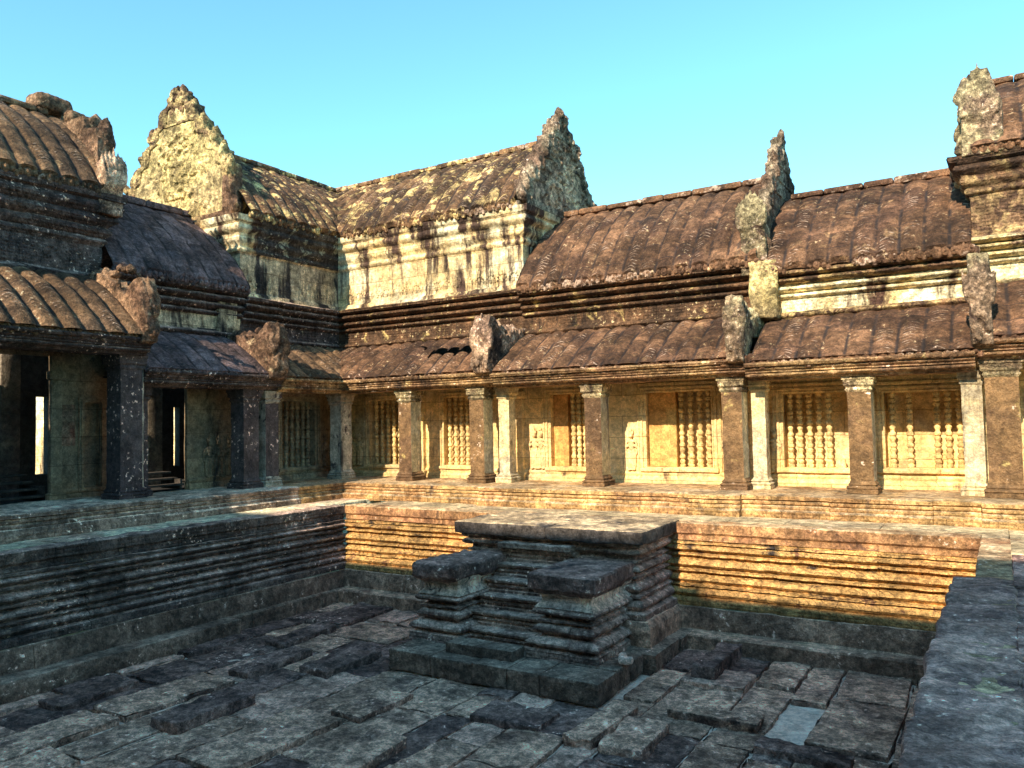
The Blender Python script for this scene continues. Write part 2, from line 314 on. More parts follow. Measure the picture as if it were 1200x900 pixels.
def mk(name,mb,mat,parent=None,amp=0.,sc=3.,fine=0.,weld=True,remesh=None,smooth=True,recalc=True,base=None,sharp=34):
    me=bpy.data.meshes.new(name)
    L=Vector(base) if base is not None else (root_loc(parent) if parent else Vector((0,0,0)))
    me.from_pydata([tuple(Vector(v)) for v in mb.v],[],mb.f)
    if mb.uv:
        ul=me.uv_layers.new(name='UVMap'); lv=[0]*len(me.loops); me.loops.foreach_get('vertex_index',lv)
        fl=[]
        for k in lv: fl.extend(mb.uv.get(k,(.5,.5)))
        ul.data.foreach_set('uv',fl)
    mats=mat if isinstance(mat,(list,tuple)) else [mat]
    for m_ in mats: me.materials.append(m_)
    if len(mats)>1: me.polygons.foreach_set('material_index',mb.mi)
    bm=bmesh.new(); bm.from_mesh(me)
    if weld: bmesh.ops.remove_doubles(bm,verts=bm.verts,dist=.0008)
    if recalc: bmesh.ops.recalc_face_normals(bm,faces=bm.faces)
    bm.to_mesh(me); bm.free()
    if remesh:
        t=bpy.data.objects.new('tmp',me); COL.objects.link(t)
        md=t.modifiers.new('r','REMESH'); md.mode='VOXEL'; md.voxel_size=remesh; md.adaptivity=0
        dg=bpy.context.evaluated_depsgraph_get(); dg.update()
        m2=bpy.data.meshes.new_from_object(t.evaluated_get(dg)); bpy.data.objects.remove(t); m2.name=name
        m2.materials.clear(); m2.materials.append(mats[0]); me=m2
    if remesh:
        bm=bmesh.new(); bm.from_mesh(me); seen=set(); best=[]; 
        for v0 in bm.verts:
            if v0.index in seen: continue
            st=[v0]; seen.add(v0.index); isl=[]
            while st:
                v=st.pop(); isl.append(v)
                for e in v.link_edges:
                    w=e.other_vert(v)
                    if w.index not in seen: seen.add(w.index); st.append(w)
            if len(isl)>len(best): best=isl
        kp=set(v.index for v in best)
        bmesh.ops.delete(bm,geom=[v for v in bm.verts if v.index not in kp],context='VERTS'); bm.to_mesh(me); bm.free()
    if amp or fine: weather(me,amp,sc,fine)
    if L.length>0: me.transform(Matrix.Translation(-L))
    if smooth:
        me.polygons.foreach_set('use_smooth',[True]*len(me.polygons))
        me.set_sharp_from_angle(angle=R(sharp))
    o=bpy.data.objects.new(name,me); COL.objects.link(o)
    if parent: o.parent=parent
    return o
def root_loc(p):
    while p.parent: p=p.parent
    return Vector(p.location)
def struct(o,kind='structure'): o['kind']=kind; return o
# frames: u along the wing, v towards the court, z up
YW=3.0; XW=-3.0
def FB(u,v,z): return (u,YW-v,z)
def FL(u,v,z): return (XW+v,u,z)

# ------------------------------------------------------------------ camera, sun, sky
FWD=Vector((-math.sin(R(31.6207))*math.cos(R(2.7155)),math.cos(R(31.6207))*math.cos(R(2.7155)),math.sin(R(2.7155))))
RT=FWD.cross(Vector((0,0,1))).normalized(); UP=RT.cross(FWD); ro=R(-1.1596)
RT2=RT*math.cos(ro)+UP*math.sin(ro); UP2=-RT*math.sin(ro)+UP*math.cos(ro)
cd=bpy.data.cameras.new('camera'); cam=bpy.data.objects.new('camera',cd); COL.objects.link(cam)
cd.sensor_width=36; cd.lens=36*930/1200; cd.clip_end=3000; cd.clip_start=.05
cam.matrix_world=Matrix(((RT2.x,UP2.x,-FWD.x,11.607),(RT2.y,UP2.y,-FWD.y,-12.180),(RT2.z,UP2.z,-FWD.z,1.65),(0,0,0,1)))
S.camera=cam
ELEV=32.
sd=bpy.data.lights.new('sun','SUN'); sd.energy=3.2; sd.angle=R(.6); sd.color=(1.,.86,.64)
sun=bpy.data.objects.new('sun',sd); COL.objects.link(sun); sun.rotation_euler=(R(90-ELEV),0,R(-0.8)); sun.location=(0,-30,25)
W=bpy.data.worlds.new('World'); S.world=W; W.use_nodes=True; nt=W.node_tree
sky=nt.nodes.new('ShaderNodeTexSky'); sky.sky_type='NISHITA'; sky.sun_disc=False; sky.sun_elevation=R(ELEV); sky.sun_rotation=R(180)
sky.air_density=1.; sky.dust_density=.15; sky.ozone_density=1.
mx=nt.nodes.new('ShaderNodeMix'); mx.data_type='RGBA'; mx.blend_type='MULTIPLY'; mx.inputs[0].default_value=1.; mx.inputs[7].default_value=(.50,.85,.82,1)
nt.links.new(sky.outputs[0],mx.inputs[6]); nt.links.new(mx.outputs[2],nt.nodes['Background'].inputs['Color'])
nt.nodes['Background'].inputs['Strength'].default_value=.15
S.view_settings.view_transform='Standard'; S.view_settings.look='None'; S.view_settings.gamma=1; S.view_settings.exposure=1.52
S.render.engine='CYCLES'
try:
    S.cycles.use_adaptive_sampling=True; S.cycles.adaptive_threshold=.02; S.cycles.max_bounces=4; S.cycles.diffuse_bounces=3; S.cycles.use_denoising=True
except Exception: pass

# ------------------------------------------------------------------ ground, terraces, paving
FZ=-1.85
g=MB(); g.face([(-1500,-1500,-2.4),(1500,-1500,-2.4),(1500,1500,-2.4),(-1500,1500,-2.4)])
struct(mk('ground',g,M['ground'],weld=False,smooth=False))
def flags(mb,x0,x1,y0,y1,z,wx,wy,rng,zj=.006,th=.3,step=.12,rnd=.012,axis='x'):
    """rows of big stone flags filling a rectangle"""
    a0,a1,b0,b1=(x0,x1,y0,y1) if axis=='x' else (y0,y1,x0,x1)
    b=b0
    while b<b1-.01:
        wb=min(wy*rng.uniform(.8,1.2),b1-b)
        if b1-b-wb<.3*wy: wb=b1-b
        a=a0
        while a<a1-.01:
            wa=min(wx*rng.uniform(.7,1.3),a1-a)
            if a1-a-wa<.3*wx: wa=a1-a
            zz=z+rng.uniform(-zj,zj)
            c=(a+wa/2,b+wb/2,zz-th/2) if axis=='x' else (b+wb/2,a+wa/2,zz-th/2)
            d=(wa-.006,wb-.006,th) if axis=='x' else (wb-.006,wa-.006,th)
            mb.box(c,d,step=step,rnd=rnd)
            a+=wa
        b+=wb
rg=random.Random(3)
t=MB(); flags(t,0.3,11.62,.32,1.35,0,1.1,.9,rg); flags(t,11.62,16,-1.2,1.35,-.004,1.3,.9,rg)
t.box((11.46,.16,-.15),(.31,.31,.3),step=.1,rnd=.01); 
struct(mk('terrace',t,M['terr'],amp=.012,sc=2.2,fine=.003,weld=False))
t=MB(); flags(t,-1.4,-.32,-9,1.5,0,.95,1.1,rg,axis='x',step=.14)
struct(mk('terrace',t,M['terr_left'],amp=.012,sc=2.2,fine=.003,weld=False))
t=MB(); y=-13.4
rows=[-13.4,-11.9,-10.6,-9.4,-8.2,-7.03,-5.88,-4.95,-4.0,-3.3,-2.3,-1.2]
for a,b in zip(rows,rows[1:]):
    x=11.62
    while x<16:
        w=rg.uniform(1.2,2.2); t.box((x+w/2,(a+b)/2,-.15+rg.uniform(-.02,.02)),(w-.028,b-a-.032,.3),step=.06,rnd=.014,rot=rg.uniform(-.006,.006)); x+=w
struct(mk('terrace',t,M['terr_right'],amp=.022,sc=2.6,fine=.005,weld=False))
t=MB(); t.box((5.5,-13.4,-.2),(25,2.,.39),step=.4)
struct(mk('terrace',t,M['terr_right'],amp=.01))

# sand bed and flush paving
t=MB(); rowsv=[]
for i in range(121):
    rowsv.append([(x,-11.9+i*.1,FZ-.036+.012*noise.noise(Vector((x*1.3,i*.13,0)))) for x in [k*.1 for k in range(0,115)]])
t.quadgrid(rowsv); struct(mk('sand_bed',t,M['sandbed']))
rg=random.Random(21)
holes=[(9.22,9.66,-3.36,-2.0),(2.9,4.1,-4.4,-4.15),(7.45,8.0,-1.65,-.5)]
loose=[ # x0,x1,y0,y1,top,rot,label
 (2.9,3.4,-6.35,-5.2,.15,.02,'long thick dark slab lying proud of the paving in the front left of the basin'),
 (7.42,7.76,-4.45,-3.2,.12,-.03,'narrow tilted slab lying free in front of the right corner of the stairway base'),
 (7.8,8.3,-4.45,-3.55,.1,.03,'short broad slab just right of the narrow tilted slab near the stairway corner'),
 (7.95,8.25,-1.82,-.32,.17,.0,'long dark kerb block standing high near the foot of the sunlit basin wall'),
 (5.52,6.0,-6.5,-5.35,.12,.05,'raised dark slab at the bottom edge of the picture, nearest in front of the stairway'),
 (9.25,10.2,-3.72,-3.42,.09,-.04,'wide flat slab laid crosswise at the near end of the bare pale patch'),
 (2.1,2.5,-4.6,-3.35,.1,.04,'thick rounded slab beside the left basin wall next to a pale sand gap'),
 (2.95,3.5,-4.05,-2.9,.12,-.02,'raised slab in the middle left of the basin behind the largest flat slab'),
 (1.35,1.8,-3.3,-2.1,.1,.03,'slab with a worn hollow end near the step of the left basin wall'),
 (3.4,3.9,-2.35,-1.1,.08,0.,'long grey slab left of the stairway base leading to the back step'),
 (8.1,9.15,-3.15,-2.85,.1,.0,'long dark slab laid crosswise left of the bare pale patch'),
 (.95,1.45,-6.6,-5.5,.08,.06,'broad dark slab near the left edge of the picture below the basin step'),
 (4.55,5.05,-5.05,-4.1,.07,-.05,'square slab raised in front of the middle of the stairway base'),
 (6.1,7.0,-4.35,-3.75,.06,.02,'large pitted slab directly in front of the right half of the stairway base'),
]
pv=MB()
holes=holes[:1]
x=.35
def blocked(x0,x1,y0,y1):
    cx,cy=(x0+x1)/2,(y0+y1)/2
    for h in holes:
        if h[0]-.02<cx<h[1]+.02 and y1>h[2]+.05 and y0<h[3]-.05: return True
    for l in loose:
        if x0<l[1]-.04 and x1>l[0]+.04 and y0<l[3]-.04 and y1>l[2]+.04 and l[4]<.16: return 'low'
    return False
while x<11.0:
    w=rg.uniform(.42,.9)
    for bx in (9.24,9.66):
        if x<bx-.02<x+w+.12: w=bx-x
    y=-11.5+rg.uniform(0,.6)
    while y<-.3:
        l=rg.uniform(.7,2.1); lim=-.3 if (x+w<4.0 or x>7.3) else -3.27
        if x>7.3 and x<7.6: lim=-1.72 if False else -.3
        y1=min(y+l,lim)
        if abs(x-9.24)<.03:
            if y<-3.36<y1+.3: y1=-3.36
            elif -3.4<y<-2.0: y1=-2.0
        if y1-y<.22: break
        bl=blocked(x,x+w,y,y1)
        if bl is not True and not (rg.random()<.035 and bl is False):
            top=FZ+rg.choice([.0,.008,.015,.025,.04])+rg.uniform(-.008,.012) if bl is False else FZ-.01
            th=.16; gp=rg.choice([.012,.02,.03,.05,.07])
            pv.cur=rg.choice([0,0,0,1,1,2])
            pv.box((x+w/2,(y+y1)/2,top-th/2),(w-gp,y1-y-gp*1.2,th),step=.055,rnd=rg.uniform(.006,.016),rot=rg.uniform(-.03,.03),rx=rg.uniform(-.012,.012),ry=rg.uniform(-.02,.02))
        y=y1
    x+=w
struct(mk('pavement',pv,[M['paver'],M['paver_dark'],M['paver_pale']],amp=.024,sc=3.6,fine=.009,weld=False))
for (x0,x1,y0,y1,top,rt,lab) in loose:
    top=top*.72
    s=MB(); s.box(((x0+x1)/2,(y0+y1)/2,FZ+top-.06),(x1-x0,y1-y0,.14 if top<.12 else .3),step=.035,rnd=.014,rot=rt,ry=rg.uniform(-.02,.02),rx=rg.uniform(-.02,.02))
    o=mk('paving_slab',s,M['paver_dark'] if rg.random()<.6 else M['paver'],amp=.026,sc=3.8,fine=.009,base=((x0+x1)/2,(y0+y1)/2,FZ)); o.location=((x0+x1)/2,(y0+y1)/2,FZ)
    o['label']=lab; o['category']='paving slab'; o['group']='loose slabs on the basin floor'; o['kind']='thing'
s=MB(); s.box((7.28,-2.45,-1.5),(.2,.13,.1),step=.03,rnd=.04,rot=.4); s.box((7.22,-2.4,-1.46),(.1,.09,.08),step=.03,rnd=.03,rot=-.3)
o=mk('rubble_stone',s,M['pebble'],amp=.02,sc=9,base=(7.28,-2.45,-1.56)); o.location=(7.28,-2.45,-1.56)
o['label']='small pale broken stone left on the side step of the stairway base'; o['category']='stone'

# ------------------------------------------------------------------ basin walls
def pool_prof(z0=-.17):
    return prof((-.14,-.2),(-.06,-.25),(-.05,-.29),(.02,-.295),(.02,-.325),(-.05,-.335),('r',-.03,-.45,.085),(-.05,-.46),(.03,-.475),(.03,-.50),(-.06,-.52),(-.06,-.56),('r',-.02,-.69,.095),(-.04,-.70),(.05,-.715),(.05,-.74),(-.05,-.76),(-.05,-.79),('r',.0,-.92,.095),(-.01,-.93),(.07,-.945),(.07,-.97),(-.01,-.985),('r',.05,-1.12,.085),(.04,-1.13),(.12,-1.15),(.14,-1.20),(.13,-1.26),mx=.05)
cop=prof((-.33,0.),(-.02,0.),(.0,-.012),(.0,-.155),(-.015,-.17),(-.04,-.19),(-.04,-.22),(-.02,-.27),mx=.08)
PP=pool_prof()
def basin(name_lab,path,m1,m2,m3,ext=0.):
    base=(path[0][0],path[0][1],FZ)
    th=thing('basin_wall',base,name_lab,'basin wall')
    a=MB(); a.sweep(path,cop,block=1.3,jit=.008); mk('coping',a,m1,th,amp=.02,sc=3.,fine=.005)
    a=MB(); a.sweep(path,PP,step=.06,block=1.15,jit=.012); mk('carved_moulding',a,m2,th,amp=.016,sc=2.6,fine=.008)
    a=MB(); a.sweep(path,prof((.13,-1.26),(.17,-1.27),(.21,-1.5),(.21,-1.585),(.24,-1.60),mx=.08),block=1.4,jit=.008); mk('plinth_course',a,m3,th,amp=.02,sc=2.6,fine=.005)
    a=MB(); a.sweep(path,prof((.2,-1.598),(.36+ext,-1.598),(.385+ext,-1.62),(.39+ext,-1.9),mx=.08),block=.62,jit=.014,gap=.02); mk('step_course',a,m3,th,amp=.022,sc=3.,fine=.006)
    return th
basin('sunlit golden moulded basin wall at the back, behind and beside the stairway',[(0,0),(11.3,0)],M['coping'],M['pool'],M['low'],ext=.12)
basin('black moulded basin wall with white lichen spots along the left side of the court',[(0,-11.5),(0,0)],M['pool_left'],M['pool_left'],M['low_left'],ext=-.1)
a=MB(); a.box((.36,-7.2,-1.72),(.36,8.3,.27),step=.1,rnd=.025)
# near part of the left step projects further
tl=[o for o in COL.objects if o.name.startswith('basin_wall')][-1]
mk('projecting_step',a,M['low_left'],tl,amp=.025,sc=2.6,fine=.006)
basin('dark basin wall below the terrace edge at the right, only its rim in sight',[(11.3,0),(11.3,-11.5)],M['coping'],M['stair'],M['low'])
basin('dark basin wall beneath the viewer at the near end of the court',[(11.3,-11.5),(0,-11.5)],M['terr_right'],M['stair'],M['low'])
a=MB(); yy=-11.4
while yy<-2.95:
    w=rg.uniform(.9,1.5); w=min(w,-2.95-yy) if -2.95-yy-w>.3 else -2.95-yy
    a.box((11.38,yy+w/2,-.075),(.54,w-.01,.17),step=.06,rnd=.025); yy+=w
tr=[o for o in COL.objects if o.name.startswith('basin_wall') and 'right' in o['label']][-1]
mk('overhanging_coping',a,M['terr_right'],tr,amp=.03,sc=3.,fine=.006)

# ------------------------------------------------------------------ stairway
ST=thing('stone_stairway',(5.5,-1.6,FZ),'dark moulded stone stairway with two cheek blocks rising from the basin floor to the terrace','stairway')
# path round the platform, outward right of travel: start at wall left, go -Y? outward must be -X -> travel -Y gives n=(-1,0)
def ringpath(x0,x1,y0,yb): return [(x0,yb),(x0,y0),(x1,y0),(x1,yb)]
a=MB()
rgs=random.Random(5)
for (x0,x1,y0,y1) in ((3.78,5.52,-1.42,-.6),(5.53,7.14,-1.46,-.6),(3.8,5.2,-.59,.15),(5.21,7.13,-.59,.15)):
    a.box(((x0+x1)/2,(y0+y1)/2,-.075+rgs.uniform(-.003,.003)),(x1-x0,y1-y0,.2),step=.06,rnd=.03)
mk('cap_slab',a,M['slab_cap'],ST,amp=.022,sc=2.8,fine=.006)
a=MB(); a.sweep(ringpath(3.98,6.95,-1.22,.1),prof((.1,-.16),(.1,-.21),(.02,-.25),('r',.03,-.36,.06),(-.03,-.37),(-.03,-.42),(.03,-.43),(.03,-.46),(-.04,-.48),('r',.0,-.62,.09),(-.05,-.63),(.05,-.65),(.05,-.68),(-.04,-.70),(-.04,-.74),('r',.04,-.89,.09),(.02,-.90),(.10,-.92),(.10,-.95),(.03,-.97),('r',.12,-1.12,.08),(.10,-1.13),(.2,-1.16),(.2,-1.26),mx=.05),step=.06,block=.8)
mk('platform_moulding',a,M['stair'],ST,amp=.014,sc=3.3,fine=.008)
a=MB(); a.sweep(ringpath(3.98,6.95,-1.22,.1),prof((.0,-1.24),(.24,-1.25),(.3,-1.33),(.3,-1.6),mx=.07),block=.9); mk('platform_plinth',a,M['low'],ST,amp=.02,sc=3,fine=.006)
a=MB(); a.sweep(ringpath(3.75,7.3,-1.65,.1),prof((-.3,-1.585),(.1,-1.585),(.13,-1.6),(.13,-1.9),mx=.07),block=.7,gap=.02); mk('side_step',a,M['low_left'],ST,amp=.02,sc=3,fine=.006)
a=MB(); 
xs=[3.96,4.7,5.4,5.95,6.45,7.28]
for x0,x1 in zip(xs,xs[1:]): a.box(((x0+x1)/2,-3.0,-1.715+rgs.uniform(-.005,.005)),(x1-x0-.006,.58,.28),step=.05,rnd=.016,rot=rgs.uniform(-.003,.003))
ys=[-2.7,-2.25,-1.8]
for y0,y1 in zip(ys,ys[1:]): a.box((6.95,(y0+y1)/2,-1.715+rgs.uniform(-.005,.005)),(.62,y1-y0-.012,.28),step=.05,rnd=.028); a.box((4.15,(y0+y1)/2,-1.72),(.4,y1-y0-.012,.27),step=.06,rnd=.028)
a.box((5.5,-2.2,-1.75),(2.4,1.1,.3),step=.15)
mk('base_course',a,M['low_left'],ST,amp=.014,sc=3,fine=.006)
def cheek(x0,x1,lab,capj):
    y0=-2.62; inset=.12
    px0,px1,py0=x0+inset,x1-inset,y0+inset
    a=MB(); a.sweep(ringpath(px0,px1,py0,-1.1),prof((-.08,-.9),(.0,-.915),('r',.0,-1.03,.075),(-.06,-1.045),(-.06,-1.07),(.03,-1.085),(.03,-1.11),(-.05,-1.13),('r',.03,-1.27,.085),(-.02,-1.285),(-.02,-1.31),(.09,-1.33),('r',.09,-1.45,.06),(.05,-1.46),(.14,-1.49),(.15,-1.59),mx=.045),step=.05,block=.55,jit=.014)
    o=mk('cheek_block',a,M['stair'],ST,amp=.016,sc=4,fine=.009); o['label']=lab
    a=MB(); a.sweep(ringpath(px0,px1,py0,-1.1),prof((.04,-.62),(.04,-.70),(.02,-.74),(-.025,-.77),(-.03,-.84),(.01,-.88),(.05,-.92),(-.02,-.925),mx=.03),step=.04,block=.6,jit=.006)
    mk('pale_neck',a,M['stair_pale'],o,amp=.012,sc=4,fine=.004)
    a=MB()
    if capj: a.box(((x0+x1)/2,-1.93,-.56),(x1-x0,1.45,.23),step=.05,rnd=.05); a.box(((x0+x1)/2,-1.95,-.64),(x1-x0-.16,1.3,.14),step=.06,rnd=.05)
    else: a.box(((x0+x1)/2,-2.28,-.56),(x1-x0,.72,.22),step=.05,rnd=.02); a.box(((x0+x1)/2-.01,-1.56,-.55),(x1-x0-.03,.7,.22),step=.05,rnd=.02); a.box(((x0+x1)/2,-1.92,-.68),(x1-x0-.14,1.36,.1),step=.06,rnd=.03)
    mk('cheek_cap',a,M['cheek_cap'],o,amp=.045 if capj else .014,sc=2.6,fine=.009,remesh=.025)
cheek(3.85,4.75,'left cheek block with a cracked, undercut cap stone',True)
cheek(5.9,6.95,'right cheek block with a squared cap stone over a pale worn neck',False)
n=6
for i in range(n):
    z1=-.36-(i)*.205; z0=z1-.205; yf=-1.36-i*.205
    a=MB(); a.sweep([(4.66,yf),(6.0,yf)],prof((-.4,z1),(.03,z1),(.045,z1-.015),(.03,z1-.05),(-.02,z1-.055),(-.02,z1-.085),(.0,z1-.09),(.0,z1-.12),(-.03,z1-.125),(-.03,z1-.16),(.0,z1-.17),(.0,z0),mx=.06),step=.06,block=.65,jit=.005); mk('stair_tread',a,M['stair'],ST,amp=.008,sc=3.,fine=.004)
a=MB(); a.box((5.33,-2.86,-1.56),(1.12,.34,.26),step=.05,rnd=.02); mk('bottom_tread',a,M['low_left'],ST,amp=.02,sc=3,fine=.005)
a=MB(); a.box((5.33,-1.35,-.30),(1.3,.3,.09),step=.06,rnd=.02); mk('top_tread',a,M['stair'],ST,amp=.015,sc=3,fine=.005)

# ------------------------------------------------------------------ gallery parts
def grid_wall(mb,F,us,zs,holes,v=0.,depth=.3,back=True,step=.16):
    """wall sheet with openings (u0,u1,z0,z1,depth,closed)"""
    ub=sorted(set(us+[h[0] for h in holes]+[h[1] for h in holes])); zb=sorted(set(zs+[h[2] for h in holes]+[h[3] for h in holes]))
    def dens(b):
        o=[]
        for a_,c in zip(b,b[1:]):
            k=max(1,int(round((c-a_)/step)))
            o+=[a_+(c-a_)*i/k for i in range(k)]
        return o+[b[-1]]
    U=dens(ub); Z=dens(zb)
    for i in range(len(U)-1):
        for j in range(len(Z)-1):
            uc,zc=(U[i]+U[i+1])/2,(Z[j]+Z[j+1])/2
            if any(h[0]<uc<h[1] and h[2]<zc<h[3] for h in holes): continue
            mb.face([F(U[i],v,Z[j]),F(U[i+1],v,Z[j]),F(U[i+1],v,Z[j+1]),F(U[i],v,Z[j+1])])
    for (a0,a1,z0,z1,dp,cl) in holes:
        vb=v-dp
        for (p,q) in (((a0,z0),(a1,z0)),((a1,z0),(a1,z1)),((a1,z1),(a0,z1)),((a0,z1),(a0,z0))):
            k=max(1,int(max(abs(p[0]-q[0]),abs(p[1]-q[1]))/step))
            pts=[(p[0]+(q[0]-p[0])*i/k,p[1]+(q[1]-p[1])*i/k) for i in range(k+1)]
            mb.quadgrid([[F(x,v,z) for x,z in pts],[F(x,(v+vb)/2,z) for x,z in pts],[F(x,vb,z) for x,z in pts]])
        if cl: mb.face([F(a0,vb,z0),F(a1,vb,z0),F(a1,vb,z1),F(a0,vb,z1)])
def resample(pr,step=.06):
    o=[pr[0]]
    for (x0,z0),(x1,z1) in zip(pr,pr[1:]):
        k=max(1,int(math.hypot(x1-x0,z1-z0)/step))
        for i in range(1,k+1): o.append((x0+(x1-x0)*i/k,z0+(z1-z0)*i/k))
    return o
def bez(p0,p1,p2,n=10):
    return [((1-t)**2*p0[0]+2*t*(1-t)*p1[0]+t*t*p2[0],(1-t)**2*p0[1]+2*t*(1-t)*p1[1]+t*t*p2[1]) for t in [i/n for i in range(n+1)]]
def roof(mb,F,u0,u1,pr,sp=.36,amp=.055,valley=None,course=.42,du=.03,hole=None,worn=.3,seed=0,petal=True,flip=1,sag=0.):
    pr=resample(pr,.055); n=len(pr); U=int((u1-u0)/du)+1
    S_=[0.]
    for a_,b_ in zip(pr,pr[1:]): S_.append(S_[-1]+math.hypot(a_[0]-b_[0],a_[1]-b_[1]))
    nr=[]
    for i in range(n):
        a_=pr[max(0,i-1)]; b_=pr[min(n-1,i+1)]; dx,dz=b_[0]-a_[0],b_[1]-a_[1]; l=math.hypot(dx,dz)
        nx,nz=dz/l,-dx/l
        if nz<0 and abs(nz)>.05: nx,nz=-nx,-nz
        nr.append((nx,nz))
    rows=[]
    for j in range(U+1):
        u=u0+(u1-u0)*j/U; row=[]
        k=math.floor((u-u0)/sp); fr=(u-u0)/sp-k; x=(fr-.5)/.40
        rib=math.sqrt(max(0,1-x*x)) if abs(x)<1 else 0
        for i,(v,z) in enumerate(pr):
            c=int(S_[i]/course); cf=S_[i]/course-c
            wn=noise.noise(Vector((k*1.7+seed,c*2.3,seed)))
            am=amp*(1-worn*max(0,wn+.1)*1.6)
            o=rib*am+.016*(1-cf)+.02*noise.noise(Vector((u*2.1,S_[i]*2.1,seed+3)))+.012*wn
            if cf<.1: o-=.012
            vv=v+nr[i][0]*o; zz=z+nr[i][1]*o+sag*math.sin(PI*(u-u0)/(u1-u0))*(-1)
            uu=u+.008*noise.noise(Vector((k*3.1,c*5.1,seed)))
            if valley:
                lim=(-3+v) if valley=='start' else (3-v)
                uu=max(uu,lim) if valley=='start' else min(uu,lim)
            row.append(F(uu,vv,zz))
        rows.append(row)
    b=len(mb.v); mb.quadgrid(rows)
    for j in range(U+1):
        for i in range(n): mb.uv[b+j*n+i]=((u1-u0)*j/U/sp,S_[i]/course)
    if hole:
        keep=[];km=[]
        for f,mi in zip(mb.f,mb.mi):
            if f[0]>=b:
                q=mb.v[f[0]]; 
                if hole(q): continue
            keep.append(f); km.append(mi)
        mb.f=keep; mb.mi=km
    if petal:
        k=0; v0,z0=pr[0]
        rr=random.Random(int(u0*10)+seed)
        while u0+(k+.5)*sp<u1:
            u=u0+(k+.5)*sp; k+=1
            if valley=='start' and u<-3+v0: continue
            if valley=='end' and u>3-v0: continue
            if rr.random()<.08: continue
            sz=rr.uniform(.8,1.1)
            for du_,sc_ in ((0,1.),(-.33*sp,.72),(.33*sp,.72)):
                q=sz*sc_*rr.uniform(.8,1.15)
                mb.ell((u+du_,v0+.0,z0+.015+rr.uniform(-.01,.015)),(.088*q,.05,.10*q),fn=F,nu=8,nv=6)
                mb.leaf(u+du_,z0-.01,v0+.03,rr.uniform(-.25,.25),.13*q,.035,.04,lambda x,z,c:F(x,c,z))
            mb.ell((u+sp/2,v0-.01,z0-.03),(.05,.05,.075*sz),fn=F,nu=6,nv=4)
def column(parent,c,w,z0,z1,mf,ms,big=1.):
    cap=M['carved'] if mf is M['col_front'] else None
    x,y=c; h=w/2
    path=[(x-h,y+h),(x-h,y-h),(x+h,y-h),(x+h,y+h)]
    a=MB(); P_=prof((0,z0+.2),(0,z1-.26),mx=.1)
    path2=path
    # four faces separately so front / sides carry their own lichen colour
    a.sweep(path2,P_,closed=True,step=.07,block=9,jit=0,gap=0)
    nf=len(a.f)//4; a.mi=[1]*len(a.f)
    for k in range(nf): a.mi[nf+k]=0
    o=mk('column',a,[mf,ms],parent,amp=.012,sc=3.5,fine=.003)
    a=MB(); a.sweep(path2,prof((-.02,z0),(.06,z0),(.065,z0+.06),(.045,z0+.07),('r',.04,z0+.12,.02),(.02,z0+.13),('r',.02,z0+.17,.015),(.012,z0+.18),(.0,z0+.21),mx=.04),closed=True,step=.06,block=9,jit=0)
    mk('column_base',a,mf,o,amp=.02,sc=6,fine=.005)
    a=MB(); a.sweep(path2,prof((.0,z1-.27),(.015,z1-.25),('r',.015,z1-.2,.015),(.015,z1-.18),('r',.045,z1-.12,.02),(.05,z1-.1),(.055,z1-.06),(.07,z1-.055),(.07,z1+.002),mx=.04),closed=True,step=.06,block=9,jit=0)
    mk('capital',a,cap or mf,o,amp=.014,sc=6,fine=.004)
    return o
BP=[(.045,0)]
def balprof(h):
    pr=[(.052,0),(.058,.02),(.058,.05),(.045,.06)]
    n=6
    for i in range(n):
        z=.06+(h-.12)*i/n; d=(h-.12)/n
        pr+=[(.036,z+.01*d),(.052,z+.14*d),(.054,z+.28*d),(.04,z+.36*d),(.036,z+.44*d),(.06,z+.55*d),(.06,z+.72*d),(.038,z+.84*d)]
    pr+=[(.045,h-.06),(.058,h-.05),(.058,h-.02),(.05,h)]
    return pr
def window(parent,F,u0,u1,z0,z1,bals,lab=None,panel=None,stub=None,mat=None,fmat=None,bmat=None):
    fr=MB()
    fn=lambda a_,b_,h: F(a_,h,b_)
    path=[(u0,z0),(u0,z1),(u1,z1),(u1,z0)]
    # travelling up at u0: right of travel is +u (inside); use reversed so outward is outside
    path=[(u0,z0),(u1,z0),(u1,z1),(u0,z1)]
    fr.sweep(path,prof((-.0,-.06),(.0,.02),(.03,.03),(.035,.015),(.07,.015),(.075,.045),(.105,.045),(.11,.02),(.15,.02),(.155,.04),(.19,.035),(.2,.0),mx=.05),fn=fn,closed=True,step=.12,block=9,jit=0)
    w=mk('window',fr,fmat or M['gwall'],parent,amp=.006,sc=3,fine=.002)
    s=MB(); s.box(((u0+u1)/2,.045,z0-.05),(u1-u0+.26,.11,.075),step=.1,rnd=.012,fn=F); mk('sill',s,fmat or M['gwall'],w,amp=.008,sc=4)
    for u in bals:
        b=MB(); c=F(u,-.13,z0+.0); b.lathe(balprof(z1-z0),c); mk('baluster',b,bmat or M['baluster'],w,amp=.004,sc=8)
    if panel:
        p=MB(); p.box(((panel[0]+panel[1])/2,-.18,(z0+z1)/2),(panel[1]-panel[0],.14,z1-z0-.002),step=.12,rnd=.006,fn=F); mk('blind_panel',p,M['panel'],w,amp=.006,sc=3)
    if stub:
        b=MB(); c=F(stub,-.13,z0); b.lathe([(.055,0),(.06,.03),(.045,.06),(.05,.13),(.03,.16),(.004,.17)],c); mk('baluster_stub',b,mat or M['baluster'],w,amp=.01,sc=14)
    return w
